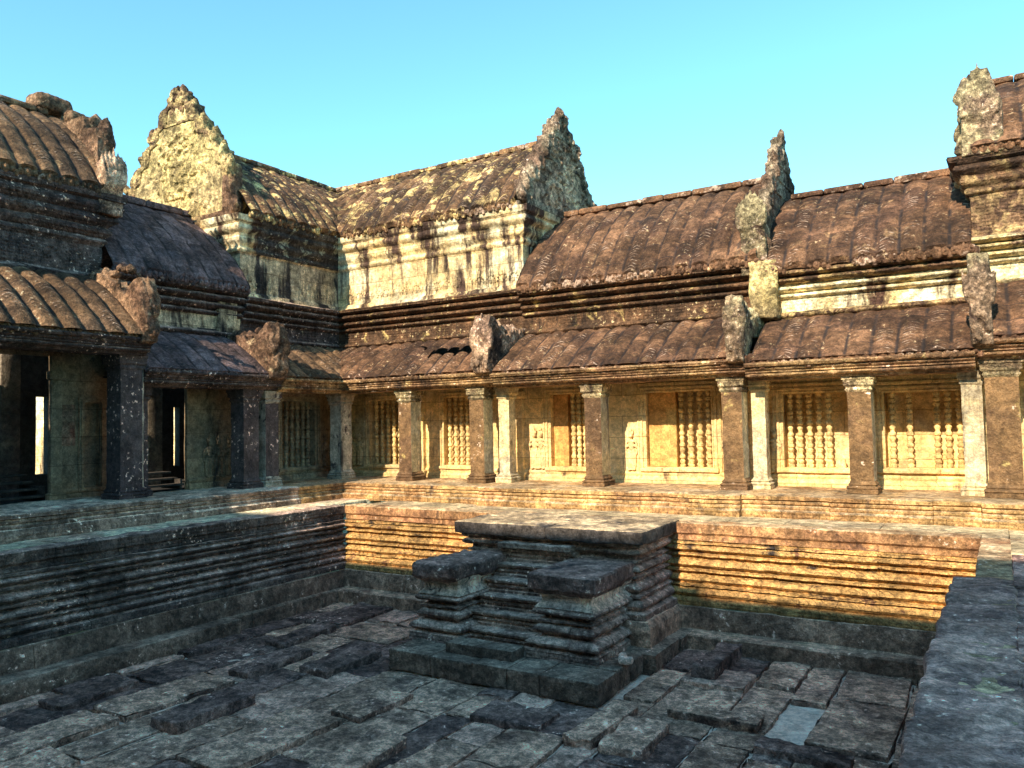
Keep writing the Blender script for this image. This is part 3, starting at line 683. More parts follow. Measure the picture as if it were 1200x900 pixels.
# relief figure shared mesh
def figure_mesh():
    a=MB(); f=lambda x,y,z:(x,y,z)
    a.prism([(-.075,.02),(.075,.02),(.09,.3),(.06,.42),(-.06,.42),(-.09,.3)],-.03,.02,lambda x,z,c:(x,c,z))
    a.ell((-.03,-.03,.2),(.03,.02,.2)); a.ell((.03,-.03,.2),(.03,.02,.2)); a.ell((-.045,-.04,.02),(.04,.03,.018)); a.ell((.045,-.04,.02),(.04,.03,.018))
    a.ell((0,-.02,.5),(.055,.035,.12)); a.ell((0,-.02,.57),(.085,.035,.04)); a.ell((0,-.03,.675),(.04,.04,.05))
    for d in (-.03,.0,.03): a.leaf(d,.70,-.02,d*6,.15 if d==0 else .11,.018,.02,lambda x,z,c:(x,c,z))
    for sg in (-1,1):
        a.leaf(sg*.085,.58,-.02,sg*2.9,.18,.022,.022,lambda x,z,c:(x,c,z)); 
        a.leaf(sg*.1,.44,-.025,sg*(-.6) if sg>0 else .6+.0,.16,.018,.02,lambda x,z,c:(x,c,z))
        a.leaf(sg*.1,.3,-.01,sg*.1,.25,.014,.015,lambda x,z,c:(x,c,z))
    return a
_fig=None
def figure(parent,F,u,z,mat,s=1.,mir=1):
    global _fig
    if _fig is None: _fig=figure_mesh()
    a=MB(); a.f=list(_fig.f); a.mi=list(_fig.mi)
    a.v=[F(u+x*s*mir*1.1,-y*s*1.5,z+w*s*1.05) for x,y,w in _fig.v]
    mk('carved_figure',a,mat,parent,remesh=.012,amp=.004,sc=12)

# carved gables and corner crests (flame edged)
def carve(name,parent,mb,mat,vox=.024,amp=.045,sc=5.,fine=.012):
    return mk(name,mb,mat,parent,remesh=vox,amp=amp*.4,sc=sc,fine=fine*.9)
def gable(parent,G,z0,z1,w0,mat,name='gable',th=.42,cut=None,seed=1,shoulder=.45,motif=True,bmat=None,wide=.86):
    """G(a,z,c): a across, z up, c depth (front +)"""
    rr=random.Random(seed); H=z1-z0; pts=[]
    def hw0(t):
        if t<shoulder*.45: return w0
        q=(t-shoulder*.45)/(1-shoulder*.45); return max(.07,w0*(wide*(1-q)**1.0+.02) if q>.02 else w0)
    NT=8
    def hw(t):
        k=int(t*NT)/NT; return hw0(k)*.78+hw0(min(1,t))*.22 if t<.965 else .06
    N_=44
    lim=cut or 1.
    T_=[i/N_*lim for i in range(N_+1)]
    left=[(-hw(t)+.06,z0+H*t) for t in T_]; right=[(hw(t)-.06,z0+H*t) for t in reversed(T_)]
    a=MB(); a.prism(left+right,-th/2,th*.2,G); bd=MB()
    bd.prism([(-hw(t)+.34 if abs(hw(t))>.5 else -hw(t)*.3,z0+H*t) for t in T_]+[(-hw(t)+.02,z0+H*t) for t in reversed(T_)],-th/2,th*.3,G)
    bd.prism([(hw(t)-.34 if abs(hw(t))>.5 else hw(t)*.3,z0+H*t) for t in T_]+[(hw(t)-.02,z0+H*t) for t in reversed(T_)],-th/2,th*.3,G)
    bd.prism([(-hw(.0),z0),(hw(0),z0),(hw(0),z0+.16),(-hw(0),z0+.16)],-th/2,th*.32,G)
    # flame border
    for sg in (-1,1):
        for i in range(1,NT*3):
            t=i/(NT*3)*lim
            if rr.random()<.06: continue
            w=hw(t); ln=rr.uniform(.3,.46)*(1-.25*t)
            bd.leaf(sg*(w-.1),z0+H*t-.06,rr.uniform(-.05,.1),sg*rr.uniform(-.05,.28),ln,rr.uniform(.065,.09),th*.4,G,bend=sg*rr.uniform(-.2,.3))
            bd.leaf(sg*(w-.27),z0+H*t-.04,th*.2,sg*rr.uniform(-.1,.3),ln*.85,.06,th*.25,G)
            if t>.03: bd.ell((sg*(w-.2),z0+H*t-.08,th*.2),(.14,.06,.06),fn=lambda x,y,z:G(x,z,y),nu=7,nv=5)
        if cut is None or cut>.9: 
            pass
        # naga terminal at foot
        for k in range(4): bd.leaf(sg*(w0-.02),z0+.05,.05*k-.05,sg*(.15+.32*k),.62-.09*k,.11,.14,G,bend=-sg*.6)
    if not cut:
        for k in range(7): bd.leaf((k-3)*.075,z1-.55-.05*abs(k-3),.02,(k-3)*.05,.62-.1*abs(k-3),.065,.12,G)
        for q in range(3): bd.prism([(-.9+.22*q,z0+H*(.5+.12*q)),(.9-.22*q,z0+H*(.5+.12*q)),(.9-.22*q,z0+H*(.5+.12*q)+.07),(-.9+.22*q,z0+H*(.5+.12*q)+.07)],0,th*.28,G)
    if motif:
        for i in range(170):
            t=rr.random()**1.2*.62; w=hw(t)*.62; x=rr.uniform(-w,w)
            if rr.random()<.55: x*=.5
            z=z0+.15+H*t
            a.leaf(x,z,th*.2,rr.uniform(-1.,1.),rr.uniform(.12,.28),rr.uniform(.03,.055),rr.uniform(.06,.12),G,bend=rr.uniform(-1,1))
        for k in range(6):
            a.prism([(-.30+.03*k,z0+.5+k*.2),(.30-.03*k,z0+.5+k*.2),(.26-.03*k,z0+.62+k*.2),(-.26+.03*k,z0+.62+k*.2)],0,th*.2+.05,G)
    carve('flame_border',parent,bd,bmat or mat,amp=.05,sc=4.5,fine=.016)
    return carve(name,parent,a,mat,amp=.05,sc=4.5,fine=.018)
def crest(parent,F,u,zt,mat,v0=1.45,z0=2.68,height=1.1,thick=.42,seed=0,wall_v=0.,wall_z=3.6,name='roof_crest'):
    """upright carved naga crest at the end of an aisle roof; profile seen along u"""
    rr=random.Random(seed); G=lambda a_,z,c:F(u+c,a_,z); a=MB()
    poly=[(wall_v-.05,wall_z-.35),(wall_v-.05,wall_z+.12),(.45,wall_z+.06),(.85,wall_z-.12),(v0-.45,z0+height*.7),(v0-.26,z0+height*.8),(v0-.12,z0+height*.9),(v0+.0,z0+height*.92),(v0+.12,z0+height*.75),(v0+.14,z0+height*.3),(v0+.1,z0),(v0-.15,z0-.06),(v0-.4,z0+.1),(.8,z0+.45)]
    a.prism(poly,-thick/2,thick/2,G)
    # front face leaves (facing the court)
    H=lambda x,z,c: F(u+x,v0+.05+c,z)
    hw=thick/2
    for k in range(5):
        x=(k-2)*hw*.42; a.leaf(x,z0+height*.42-abs(k-2)*.05,.02,(k-2)*.07+rr.uniform(-.04,.04),height*rr.uniform(.5,.58)-abs(k-2)*.1,hw*.5,.12,H)
    for k in range(20): a.leaf(rr.uniform(-hw*.8,hw*.8),z0+rr.uniform(.0,.6)*height,.1,rr.uniform(-.3,.3),rr.uniform(.18,.3),.05,.05,H)
    for sg in (-1,1):
        for k in range(6):
            t=k/5; a.leaf(.3+.95*t,wall_z-.2-.4*t+.25*t*t,sg*(thick/2-.02),rr.uniform(-.2,.4),.26,.05,.05,G)
    for k in range(34):
        t=rr.random(); a.leaf(.15+1.15*t,wall_z-.28-.35*t+.3*t*t+rr.uniform(0,.3),rr.choice([-1,1])*(thick/2-.01),rr.uniform(-.9,.9),rr.uniform(.12,.22),.035,.05,G,bend=rr.uniform(-.8,.8))
    for k in range(8):
        a.leaf(.2+k*.15,wall_z+.0-.12*(k/6.)**2+ (k>4)*.12,0,-.2+rr.uniform(-.15,.15),rr.uniform(.14,.24),.08,thick*.42,G)
    return carve(name,parent,a,mat,amp=.04,sc=5,fine=.014)

# profiles (out from the wall plane, height)
ARCH=prof((1.28,2.40),(.74,2.40),mx=.2)
def eave_prof(z): # z = underside of beam
    return prof((.74,z+.25),(.74,z),(1.2,z),(1.22,z+.045),(1.3,z+.05),('r',1.31,z+.11,.03),(1.3,z+.115),(1.35,z+.125),(1.35,z+.145),(1.33,z+.15),('r',1.38,z+.21,.03),(1.37,z+.215),(1.44,z+.225),(1.47,z+.26),(1.46,z+.29),(1.2,z+.32),mx=.06)
PL=prof((-.05,.36),(1.80,.36),(1.84,.345),(1.85,.29),(1.80,.27),('r',1.82,.21,-.02),(1.79,.2),('r',1.83,.13,-.025),(1.86,.12),(1.9,.1),(1.9,-.02),mx=.1)
def low_roof_prof(zt,ze=2.73,ve=1.42): return [(ve-.04,ze-.05)]+bez((ve,ze),(ve*.50,zt-.30),(0,zt),12)
def cler(z0,z1,frieze=True):
    """clerestory: roll at roof junction, wall strip, then stacked mouldings out to the eave at z1"""
    h=z1-z0
    return prof((0,z0-.06),(.09,z0),('r',.09,z0+.09,.04),(.02,z0+.11),(.0,z0+.15),(0,z0+.42*h),(.05,z0+.43*h),('r',.05,z0+.52*h,.045),(.0,z0+.53*h),(.0,z0+.55*h),(.09,z0+.57*h),('r',.11,z0+.68*h,.06),(.05,z0+.69*h),(.05,z0+.72*h),(.16,z0+.74*h),('r',.18,z0+.85*h,.06),(.12,z0+.86*h),(.12,z0+.88*h),(.26,z0+.9*h),(.30,z0+.93*h),(.31,z1-.02),(.2,z1+.02),mx=.07)
def up_prof(ze,zr,ve=.36,vr=-1.7):
    return [(ve-.05,ze-.03)]+bez((ve,ze+.03),(ve-.78,ze+(zr-ze)*.63),(vr,zr),16)
def full_roof(mb,F,u0,u1,ze,zr,**k):
    roof(mb,F,u0,u1,up_prof(ze,zr),**k)
    k2=dict(k); k2['petal']=False; k2['hole']=None; k2['du']=.12
    pb=up_prof(ze,zr); pb=[(-3.4-v,z) for v,z in pb][::-1]
    if k.get('valley'): k2['valley']=k['valley']
    e0=2.2 if k.get('valley')=='start' else 0; e1=2.2 if k.get('valley')=='end' else 0
    roof(mb,F,u0-e0,u1+e1,pb,**k2)
    # ridge cap
def ridge(mb,F,u0,u1,z,seed=0):
    rr=random.Random(seed); u=u0
    while u<u1:
        w=min(rr.uniform(.5,1.1),u1-u); hh=rr.uniform(.11,.16)
        mb.box((u+w/2,-1.7,z+.02),(w-.01,.34,hh),step=.12,rnd=.04,fn=F); u+=w
def gallery(T,F,path,u0,u1,cfg):
    """one wing section; path is the sweep path of its wall line"""
    c=cfg; cm=c['cornice']
    a=MB(); a.sweep(path,[(o+c.get('pl',0.),h+(c.get('fz',.36)-.36 if h>.1 else 0)) for o,h in PL],step=.12,block=1.1,jit=.01); mk('plinth',a,c['plinth'],T,amp=.014,sc=3,fine=.004)
    a=MB(); a.sweep(path,[(o+c.get('ev',0.),h) for o,h in eave_prof(c['lz'])],step=.08,block=1.6,jit=.006); mk('architrave',a,c['arch'],T,amp=.012,sc=4,fine=.006)
    zt=c['zt']; z1=c['ze']
    a=MB(); a.sweep(path,cler(zt,z1),step=.07,block=1.0,jit=.01)
    if c.get('band'):
        for k,f in enumerate(a.f):
            z=sum(a.v[i][2] for i in f)/len(f)
            if zt+.13<z<zt+c.get('bandtop',.42)*(z1-zt): a.mi[k]=1
        cm=[cm,c['band']]
    if c.get('side'):
        nf=0
        for k,f in enumerate(a.f):
            q=[a.v[i] for i in f]; cx=sum(p[0] for p in q)/len(q); cy=sum(p[1] for p in q)/len(q)
            a.mi[k]=1 if (cx+3)<(3-cy) else 0
        cm=[cm,c['side']]
    mk('clerestory',a,cm,T,amp=.011,sc=3.,fine=.008)
def ceiling(T,F,u0,u1,z,mat):
    a=MB(); a.box(((u0+u1)/2,.4,z+.02),(u1-u0,.74,.04),step=.3,fn=F); mk('ceiling',a,mat,T)

# ------------------------------------------------------------------ the corner pavilion
LX,BY=-.15,2.62
T1=thing('corner_pavilion',(XW,YW,0),'tall corner pavilion with two carved flame gables where the two galleries meet','temple building')
pth=[(XW,LX),(XW,YW),(BY,YW)]
gallery(T1,None,pth,0,0,dict(cornice=M['cornice'],plinth=M['plinth'],arch=M['arch'],lz=2.40,zt=3.62,ze=4.58,side=M['cornice_dark']))
a=MB(); roof(a,FB,-3,BY,low_roof_prof(3.62),valley='start',seed=1,hole=lambda q:(.55<q[0]<1.72 and 2.1<q[1]<2.34) or (-.05<q[0]<.3 and 2.45<q[1]<2.52)); mk('aisle_roof',a,M['roof'],T1,weld=False)
a=MB(); roof(a,FL,LX,3,low_roof_prof(3.62),valley='end',seed=2); mk('aisle_roof',a,M['roof_porch'],T1,weld=False)
# upper storey
up=[(-7.0,LX),(XW,LX),(XW,YW),(BY,YW),(BY,7.0)]
h0,h1=4.6,6.48
UPW=prof((.2,h0-.02),(.12,h0+.03),('r',.1,h0+.1,.0),(.02,h0+.13),(.0,h0+.16),(0,h0+1.02),(.04,h0+1.05),('r',.05,h0+1.14,-.02),(.03,h0+1.17),(.05,h0+1.22),('r',.12,h0+1.36,-.03),(.1,h0+1.4),(.12,h0+1.46),(.18,h0+1.5),('r',.22,h0+1.62,-.03),(.2,h0+1.66),(.27,h0+1.72),(.3,h1-.04),(.15,h1),(-.5,h1+.02),mx=.07)
a=MB(); a.sweep([(XW-.12,YW)]+up[3:],UPW,step=.07,block=1.,jit=.012); mk('upper_wall',a,M['sand'],T1,amp=.02,sc=3.2,fine=.006)
kU=[q for q in UPW if q[1]<=h0+1.05]; kV=[q for q in UPW if q[1]>=h0+1.03]
a=MB(); a.sweep([up[0],up[1],(XW,YW+.12)],kU,step=.07,block=1.,jit=.012); mk('upper_wall',a,M['sand_side'],T1,amp=.02,sc=3.2,fine=.006)
a=MB(); a.sweep([(XW,LX+.42),(XW,YW+.12)],kV,step=.07,block=1.,jit=.012); mk('upper_cornice',a,M['cornice_mix'],T1,amp=.02,sc=3.2,fine=.01)
a=MB(); a.sweep([up[0],(XW,LX),(XW,LX+.43)],kV,step=.05,block=.6,jit=.016); mk('upper_cornice',a,M['sand'],T1,amp=.02,sc=3.2,fine=.01)
# arch-shaped carved friezes on the upper wall
for F_,u0_,u1_,mt in ((FB,-2.6,2.4,M['sand']),(FL,.1,2.7,M['sand_side'])):
    a=MB(); u=u0_
    while u<u1_:
        for k in range(7):
            an=PI*k/6; a.ell((u+.12*math.cos(an),.0,h0+.27+.16*math.sin(an)),(.028,.03,.03),fn=F_,nu=6,nv=4)
        a.leaf(u,h0+.22,.01,0,.17,.045,.03,lambda x,z,c,F_=F_:F_(x,c,z)); a.leaf(u,h0+.44,.0,0,.14,.03,.03,lambda x,z,c,F_=F_:F_(x,c,z))
        u+=.31
    mk('carved_frieze',a,mt,T1,amp=.008,sc=9,weld=False)
a=MB(); full_roof(a,FB,-3-1.7,BY+.02,h1,8.42,valley='start',seed=5,worn=.5); ridge(a,FB,-4.7,BY,8.44,1); mk('upper_roof',a,M['roof_corner'],T1,weld=False)
a=MB(); full_roof(a,FL,LX,3+1.7,h1,8.42,valley='end',seed=6,worn=.4); ridge(a,FL,LX,4.6,8.44,2); mk('upper_roof',a,M['roof_corner'],T1,weld=False)
gable(T1,lambda a_,z,c:(-5.05+a_,LX-.08-c,z),6.45,9.85,2.02,M['carved_ochre'],seed=3,shoulder=.62,wide=1.,bmat=M['carved_brown'])
gable(T1,lambda a_,z,c:(BY+.08+c,4.72+a_,z),6.5,9.12,1.9,M['carved_grey'],seed=4,bmat=M['carved_brown2'])
a=MB(); a.box((BY-.25,4.7,6.48),(.7,4.0,.16),step=.12,rnd=.03); mk('gable_sill',a,M['sand_side'],T1,amp=.02)
a=MB(); a.box((-5.0,LX+.25,6.43),(4.2,.7,.16),step=.12,rnd=.03); mk('gable_sill',a,M['sand'],T1,amp=.02)
crest(T1,FL,LX-.25,0,M['carved_red'],height=1.3,thick=.42,seed=4)
crest(T1,FB,BY-.15,0,M['carved_grey'],height=1.3,thick=.40,seed=5)
# ground storey walls of the corner
WZ0,WZ1=.34,2.9
def bw(name_parent,F,u0,u1,holes,mat,z0=WZ0,z1=WZ1,v=0.):
    a=MB(); grid_wall(a,F,[u0,u1],[z0,z1],holes,v=v); mk('wall',a,mat,name_parent,amp=.012,sc=1.6,fine=.002)
    a=MB(); uu=[u0]+sorted([x for h in holes if h[2]<.5 for x in h[:2]])+[u1]
    for p_,q_ in zip(uu[::2],uu[1::2]):
        fn=lambda x,y,h,F=F:F(x,-y,h)
        a=MB(); a.sweep([(p_,0),(q_,0)],prof((.0,z0+.26),(.03,z0+.25),('r',.04,z0+.18,-.015),(.03,z0+.16),(.07,z0+.1),(.08,z0-.02),mx=.06),fn=fn,step=.12,block=1.1,jit=.006)
        mk('dado',a,mat,name_parent,amp=.01,sc=4,fine=.003); a=MB()
bw(T1,FB,-3,BY,[(-1.98,-.98,.66,2.25,.3,True),(.35,1.2,.66,2.25,.3,True)],M['gwall'])
window(T1,FB,-1.98,-.98,.66,2.25,[-1.86,-1.67,-1.48,-1.29,-1.1])
window(T1,FB,.35,1.2,.66,2.25,[.43,.6,.77,.94,1.11])
bw(T1,FL,LX,3,[(1.02,2.1,.66,2.25,.3,True)],M['gwall_left'])
window(T1,FL,1.02,2.1,.66,2.25,[1.12,1.3,1.48,1.66,1.84,2.0],fmat=M['gwall_left'],bmat=M['gwall_left'])
for u in (2.45,2.72,): figure(T1,FL,u,.62,M['gwall_left'],.95)
for u in (-2.55,-2.3): figure(T1,FB,u,.62,M['gwall'],.95)
figure(T1,FB,1.55,.62,M['gwall'],.95)
def pil(T,F,u,w,mat,z0=.34,z1=2.6,v=.05,m2=None):
    a=MB(); a.box((u,v,(z0+z1)/2),(w,.12,z1-z0),step=.12,rnd=.01,fn=F); a.box((u,v+.03,z0+.1),(w+.1,.16,.2),step=.06,rnd=.03,fn=F); a.box((u,v+.03,z1-.35),(w+.1,.16,.16),step=.06,rnd=.03,fn=F)
    mk('pilaster',a,mat,T,amp=.01,sc=4,fine=.003)
pil(T1,FB,-.35,.3,M['gwall']); pil(T1,FB,2.4,.34,M['gwall'])
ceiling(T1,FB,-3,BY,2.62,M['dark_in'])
CL='col'
column(T1,(-2.1,2.1),.36,.36,2.40,M['col_green'],M['col_green'])
column(T1,(.06,2.08),.36,.36,2.40,M['col_front'],M['col_side'])
column(T1,(2.03,2.08),.36,.36,2.40,M['col_front'],M['col_side'])
column(T1,(2.55,2.3),.26,.36,2.40,M['col_side'],M['col_side'])
column(T1,(-2.1,-.2),.36,.36,2.42,M['col_green'],M['col_dark'])

# ------------------------------------------------------------------ back gallery (between the corner and the middle gable)
T2=thing('stone_gallery',(BY,YW,0),'long sunlit brown-roofed gallery directly behind the stairway, joined to the corner pavilion','temple building','gallery wings round the court')
gallery(T2,None,[(BY,YW),(7.85,YW)],0,0,dict(cornice=M['cornice'],plinth=M['plinth'],arch=M['arch'],lz=2.36,zt=3.56,ze=4.52,pl=.12))
a=MB(); roof(a,FB,BY,7.85,low_roof_prof(3.56,2.69),seed=7,worn=.5); mk('aisle_roof',a,M['roof'],T2,weld=False)
a=MB(); full_roof(a,FB,BY,7.85,4.56,6.55,seed=8,worn=.3,sag=.03); ridge(a,FB,BY,7.75,6.57,3); mk('upper_roof',a,M['roof'],T2,weld=False)
bw(T2,FB,BY,7.85,[(3.24,4.2,.66,2.22,.3,True),(5.45,6.8,.68,2.18,.3,True)],M['gwall'])
window(T2,FB,3.24,4.2,.66,2.22,[3.72,3.86,4.0,4.12],panel=(3.25,3.6))
window(T2,FB,5.45,6.8,.68,2.18,[6.15,6.34,6.53,6.7],panel=(5.46,6.04))
for u in (2.83,3.0,5.12,7.1,7.3): figure(T2,FB,u,.6,M['gwall'],1.05 if u<4 else 1.)
pil(T2,FB,7.7,.3,M['gwall']); ceiling(T2,FB,BY,7.85,2.6,M['dark_in'])
column(T2,(4.78,2.08),.36,.36,2.36,M['col_front'],M['col_side'])
column(T2,(7.52,2.08),.36,.36,2.36,M['col_front'],M['col_side'])
column(T2,(7.9,2.35),.24,.36,2.36,M['col_side'],M['col_side'])
a=MB(); G=lambda a_,z,c:(7.88+c,4.7-a_,z)
gable(T2,lambda a_,z,c:(7.88+c,4.72-a_,z),4.75,7.5,1.7,M['carved_brown2'],seed=9,th=.26,motif=False,shoulder=.7)
a=MB(); 
for k in range(9): a.leaf((k-4)*.05,5.0+abs(k-4)*.03,.05,(k-4)*.04,1.0-abs(k-4)*.12,.075,.12,lambda x,z,c:(7.76+x,2.78-c,z))
a.prism([(-.24,4.3),(.24,4.3),(.22,5.2),(.1,5.6),(-.1,5.6),(-.22,5.2)],-.35,.08,lambda x,z,c:(7.78+x,2.8-c,z))
carve('gable_foot',T2,a,M['carved'],amp=.04)
a=MB(); a.box((7.95,2.9,4.0),(.5,.5,1.1),step=.07,rnd=.06); mk('gable_pier',a,M['carved_ochre'],T2,amp=.05,sc=4,fine=.012)
crest(T2,FB,7.72,0,M['carved'],height=1.25,thick=.28,seed=6,wall_z=3.5,z0=2.62)

# ------------------------------------------------------------------ right gallery section (lower roof)
T3=thing('stone_gallery',(8.0,YW,0),'lower brown-roofed gallery with a yellow upper band and a window missing balusters','temple building','gallery wings round the court')
gallery(T3,None,[(7.85,YW),(11.3,YW)],0,0,dict(cornice=M['cornice_sand'],plinth=M['plinth'],arch=M['arch'],lz=2.28,zt=3.46,ze=4.3,band=M['sand_right'],bandtop=.72))
a=MB(); roof(a,FB,7.95,11.3,low_roof_prof(3.46,2.61),seed=10,sp=.38,amp=.035,worn=.3); mk('aisle_roof',a,M['roof'],T3,weld=False)
a=MB(); full_roof(a,FB,7.95,11.3,4.34,6.1,seed=11,sp=.38,amp=.035); ridge(a,FB,8.1,11.25,6.12,4); mk('upper_roof',a,M['roof'],T3,weld=False)
bw(T3,FB,7.85,11.3,[(8.15,9.35,.7,2.06,.3,True),(9.86,11.1,.72,2.02,.3,True)],M['gwall'])
window(T3,FB,8.15,9.35,.7,2.06,[8.25,8.42,8.59,8.76,8.93],stub=9.14)
window(T3,FB,9.86,11.1,.72,2.02,[9.97,10.24,10.66,10.83,11.0])
figure(T3,FB,7.98,.6,M['gwall'],1.); ceiling(T3,FB,7.85,11.3,2.5,M['dark_in'])
column(T3,(9.62,2.08),.36,.36,2.29,M['col_front'],M['col_side'])

# ------------------------------------------------------------------ right pavilion
T4=thing('stone_pavilion',(11.3,YW,0),'taller pavilion at the right edge with a broken carved gable end','temple building')
gallery(T4,None,[(11.3,YW),(16,YW)],0,0,dict(cornice=M['sand_right'],plinth=M['plinth'],arch=M['arch'],lz=2.44,zt=3.75,ze=4.5,pl=.1,ev=.04))
a=MB(); roof(a,FB,11.35,16,low_roof_prof(3.75,2.78,1.46),seed=12,sp=.4,amp=.035); mk('aisle_roof',a,M['roof'],T4,weld=False)
a=MB(); a.sweep([(11.3,7.0),(11.3,YW),(16,YW)],[(o,4.47+(z-h0)*.77) for o,z in UPW],step=.07,block=1.,jit=.02); mk('upper_wall',a,M['cornice_sand'],T4,amp=.03,sc=3.2,fine=.008)
a=MB(); full_roof(a,FB,11.35,16,5.95,7.62,seed=13,amp=.035); ridge(a,FB,11.4,16,7.64,4); mk('upper_roof',a,M['roof'],T4,weld=False)
gable(T4,lambda a_,z,c:(11.32-c,4.72+a_,z),5.9,7.95,1.75,M['carved'],seed=14,th=.4,motif=False,shoulder=.8,cut=.8)
a=MB()
for k in range(9): a.leaf((k-4)*.055,6.3+abs(k-4)*.03,.05,(k-4)*.03,1.1-abs(k-4)*.17,.085,.12,lambda x,z,c:(11.5+x,2.72-c,z))
a.prism([(-.3,5.85),(.3,5.85),(.3,6.6),(.12,7.25),(-.12,7.25),(-.28,6.6)],-.6,.08,lambda x,z,c:(11.52+x,2.75-c,z))
carve('gable_foot',T4,a,M['carved'],amp=.04)
bw(T4,FB,11.3,16,[(12.3,13.3,.7,2.1,.3,True)],M['gwall'])
window(T4,FB,12.3,13.3,.7,2.1,[12.42,12.6,12.8,13.0,13.18])
figure(T4,FB,12.0,.6,M['gwall'],1.)
ceiling(T4,FB,11.3,16,2.6,M['dark_in'])
column(T4,(11.62,2.06),.44,.36,2.44,M['col_front'],M['col_side'])
column(T4,(11.22,2.2),.28,.36,2.34,M['col_side'],M['col_side'])
column(T4,(14.0,2.06),.44,.36,2.44,M['col_front'],M['col_side'])
crest(T4,FB,11.4,0,M['carved'],height=1.5,thick=.28,seed=8,wall_z=3.8,z0=2.66)

# ------------------------------------------------------------------ left gallery
T5=thing('stone_gallery',(XW,-1.8,0),'short dark-roofed gallery in shade between the left pavilion and the corner pavilion','temple building','gallery wings round the court')
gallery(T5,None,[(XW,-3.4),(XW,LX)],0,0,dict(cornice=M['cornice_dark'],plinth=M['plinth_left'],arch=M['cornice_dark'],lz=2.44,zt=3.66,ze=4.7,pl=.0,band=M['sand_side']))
a=MB(); roof(a,FL,-3.4,LX,low_roof_prof(3.66,2.77),seed=15,amp=.02,worn=.5); mk('aisle_roof',a,M['roof_shaded'],T5,weld=False)
a=MB(); full_roof(a,FL,-3.4,LX,4.75,6.68,seed=16,amp=.018,worn=.5); ridge(a,FL,-3.3,LX,6.7,5); mk('upper_roof',a,M['roof_shaded'],T5,weld=False)
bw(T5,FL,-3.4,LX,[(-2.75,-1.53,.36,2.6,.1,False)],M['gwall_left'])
for u in (-1.02,-.78,-.5): figure(T5,FL,u,.58,M['gwall_left'],1.05)
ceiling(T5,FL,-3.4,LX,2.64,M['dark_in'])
column(T5,(-2.1,-.78),.4,.36,2.44,M['col_dark'],M['col_dark'])
a=MB(); a.box((XW+.02,-.55,4.1),(.14,.5,.95),step=.08,rnd=.03); mk('wall_pilaster',a,M['sand_side'],T5,amp=.03,sc=4,fine=.008)

# ------------------------------------------------------------------ left pavilion
T6=thing('stone_pavilion',(XW,-6,0),'tall black-stained pavilion at the left edge with lit ribbed porch roof and open doorways','temple building')
PY0=-9.2
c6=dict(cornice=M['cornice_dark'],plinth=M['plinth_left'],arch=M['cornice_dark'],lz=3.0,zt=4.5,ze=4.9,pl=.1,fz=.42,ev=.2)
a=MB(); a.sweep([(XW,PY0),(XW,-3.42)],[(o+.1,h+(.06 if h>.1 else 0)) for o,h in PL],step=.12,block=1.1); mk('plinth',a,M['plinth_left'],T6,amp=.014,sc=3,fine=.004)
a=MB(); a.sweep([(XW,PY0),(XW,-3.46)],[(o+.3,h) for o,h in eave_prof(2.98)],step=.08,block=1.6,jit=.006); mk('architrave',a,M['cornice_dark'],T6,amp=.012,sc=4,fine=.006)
a=MB(); roof(a,FL,PY0,-3.6,low_roof_prof(4.5,3.31,1.74),seed=17,sp=.37,amp=.085,worn=.15); mk('aisle_roof',a,M['roof_porch'],T6,weld=False)
P6=prof((.1,4.42),(.12,4.5),('r',.1,4.58,-.03),(.02,4.6),(.0,4.62),(0,5.15),(.05,5.2),('r',.05,5.29,-.03),(.02,5.32),(.07,5.36),('r',.12,5.48,-.03),(.08,5.52),(.14,5.56),('r',.2,5.7,-.04),(.17,5.74),(.24,5.8),('r',.27,5.94,-.03),(.24,5.98),(.32,6.02),(.34,6.12),(.2,6.16),mx=.06)
a=MB(); a.sweep([(XW,PY0),(XW,-3.42),(XW-3.4,-3.42)],P6,step=.07,block=1.,jit=.014); mk('upper_wall',a,M['cornice_dark'],T6,amp=.025,sc=3.4,fine=.01)
a=MB(); u=-8.6
while u<-3.7:
    for k in range(9):
        an=PI*1.6*k/8; a.ell((u+.15*math.cos(an)*(1-k*.05),.01,4.9+.13*math.sin(an)*(1-k*.05)),(.03,.03,.03),fn=FL,nu=6,nv=4)
    u+=.42
a.box((-6.1,.0,4.9),(5.2,.012,.5),step=.5,rnd=.003,fn=FL)
mk('carved_scroll_frieze',a,M['cornice_dark'],T6,amp=.006,sc=9,weld=False)
a=MB(); full_roof(a,FL,PY0,-3.35,6.18,8.05,seed=18,sp=.37,amp=.055,worn=.3); ridge(a,FL,PY0,-3.6,8.07,6); mk('upper_roof',a,M['roof_porch'],T6,weld=False)
gable(T6,lambda a_,z,c:(-4.7+a_,-3.28+c,z),6.1,9.0,1.72,M['carved_red'],seed=19,th=.45,motif=False,cut=.60,shoulder=.9)
a=MB()
for k in range(7): a.leaf((k-3)*.055,6.15+abs(k-3)*.03,.05,(k-3)*.04,.95-abs(k-3)*.1,.08,.12,lambda x,z,c:(-2.72+c,-3.38+x,z))
a.prism([(-.28,5.75),(.2,5.75),(.2,6.5),(.1,6.85),(-.12,6.85),(-.28,6.5)],-.4,.05,lambda x,z,c:(-2.75+c,-3.36+x,z))
carve('gable_foot',T6,a,M['carved_grey'],amp=.035)
a=MB(); a.box((-4.72,-3.5,8.3),(.5,.75,.34),step=.06,rnd=.1); a.box((-4.45,-3.15,8.05),(.4,.4,.3),step=.06,rnd=.08); carve('ridge_stone',T6,a,M['carved_red'],amp=.06,sc=4)
crest(T6,FL,-3.6,0,M['carved_red'],height=1.25,thick=.3,seed=9,wall_z=4.5,z0=3.2,v0=1.7)
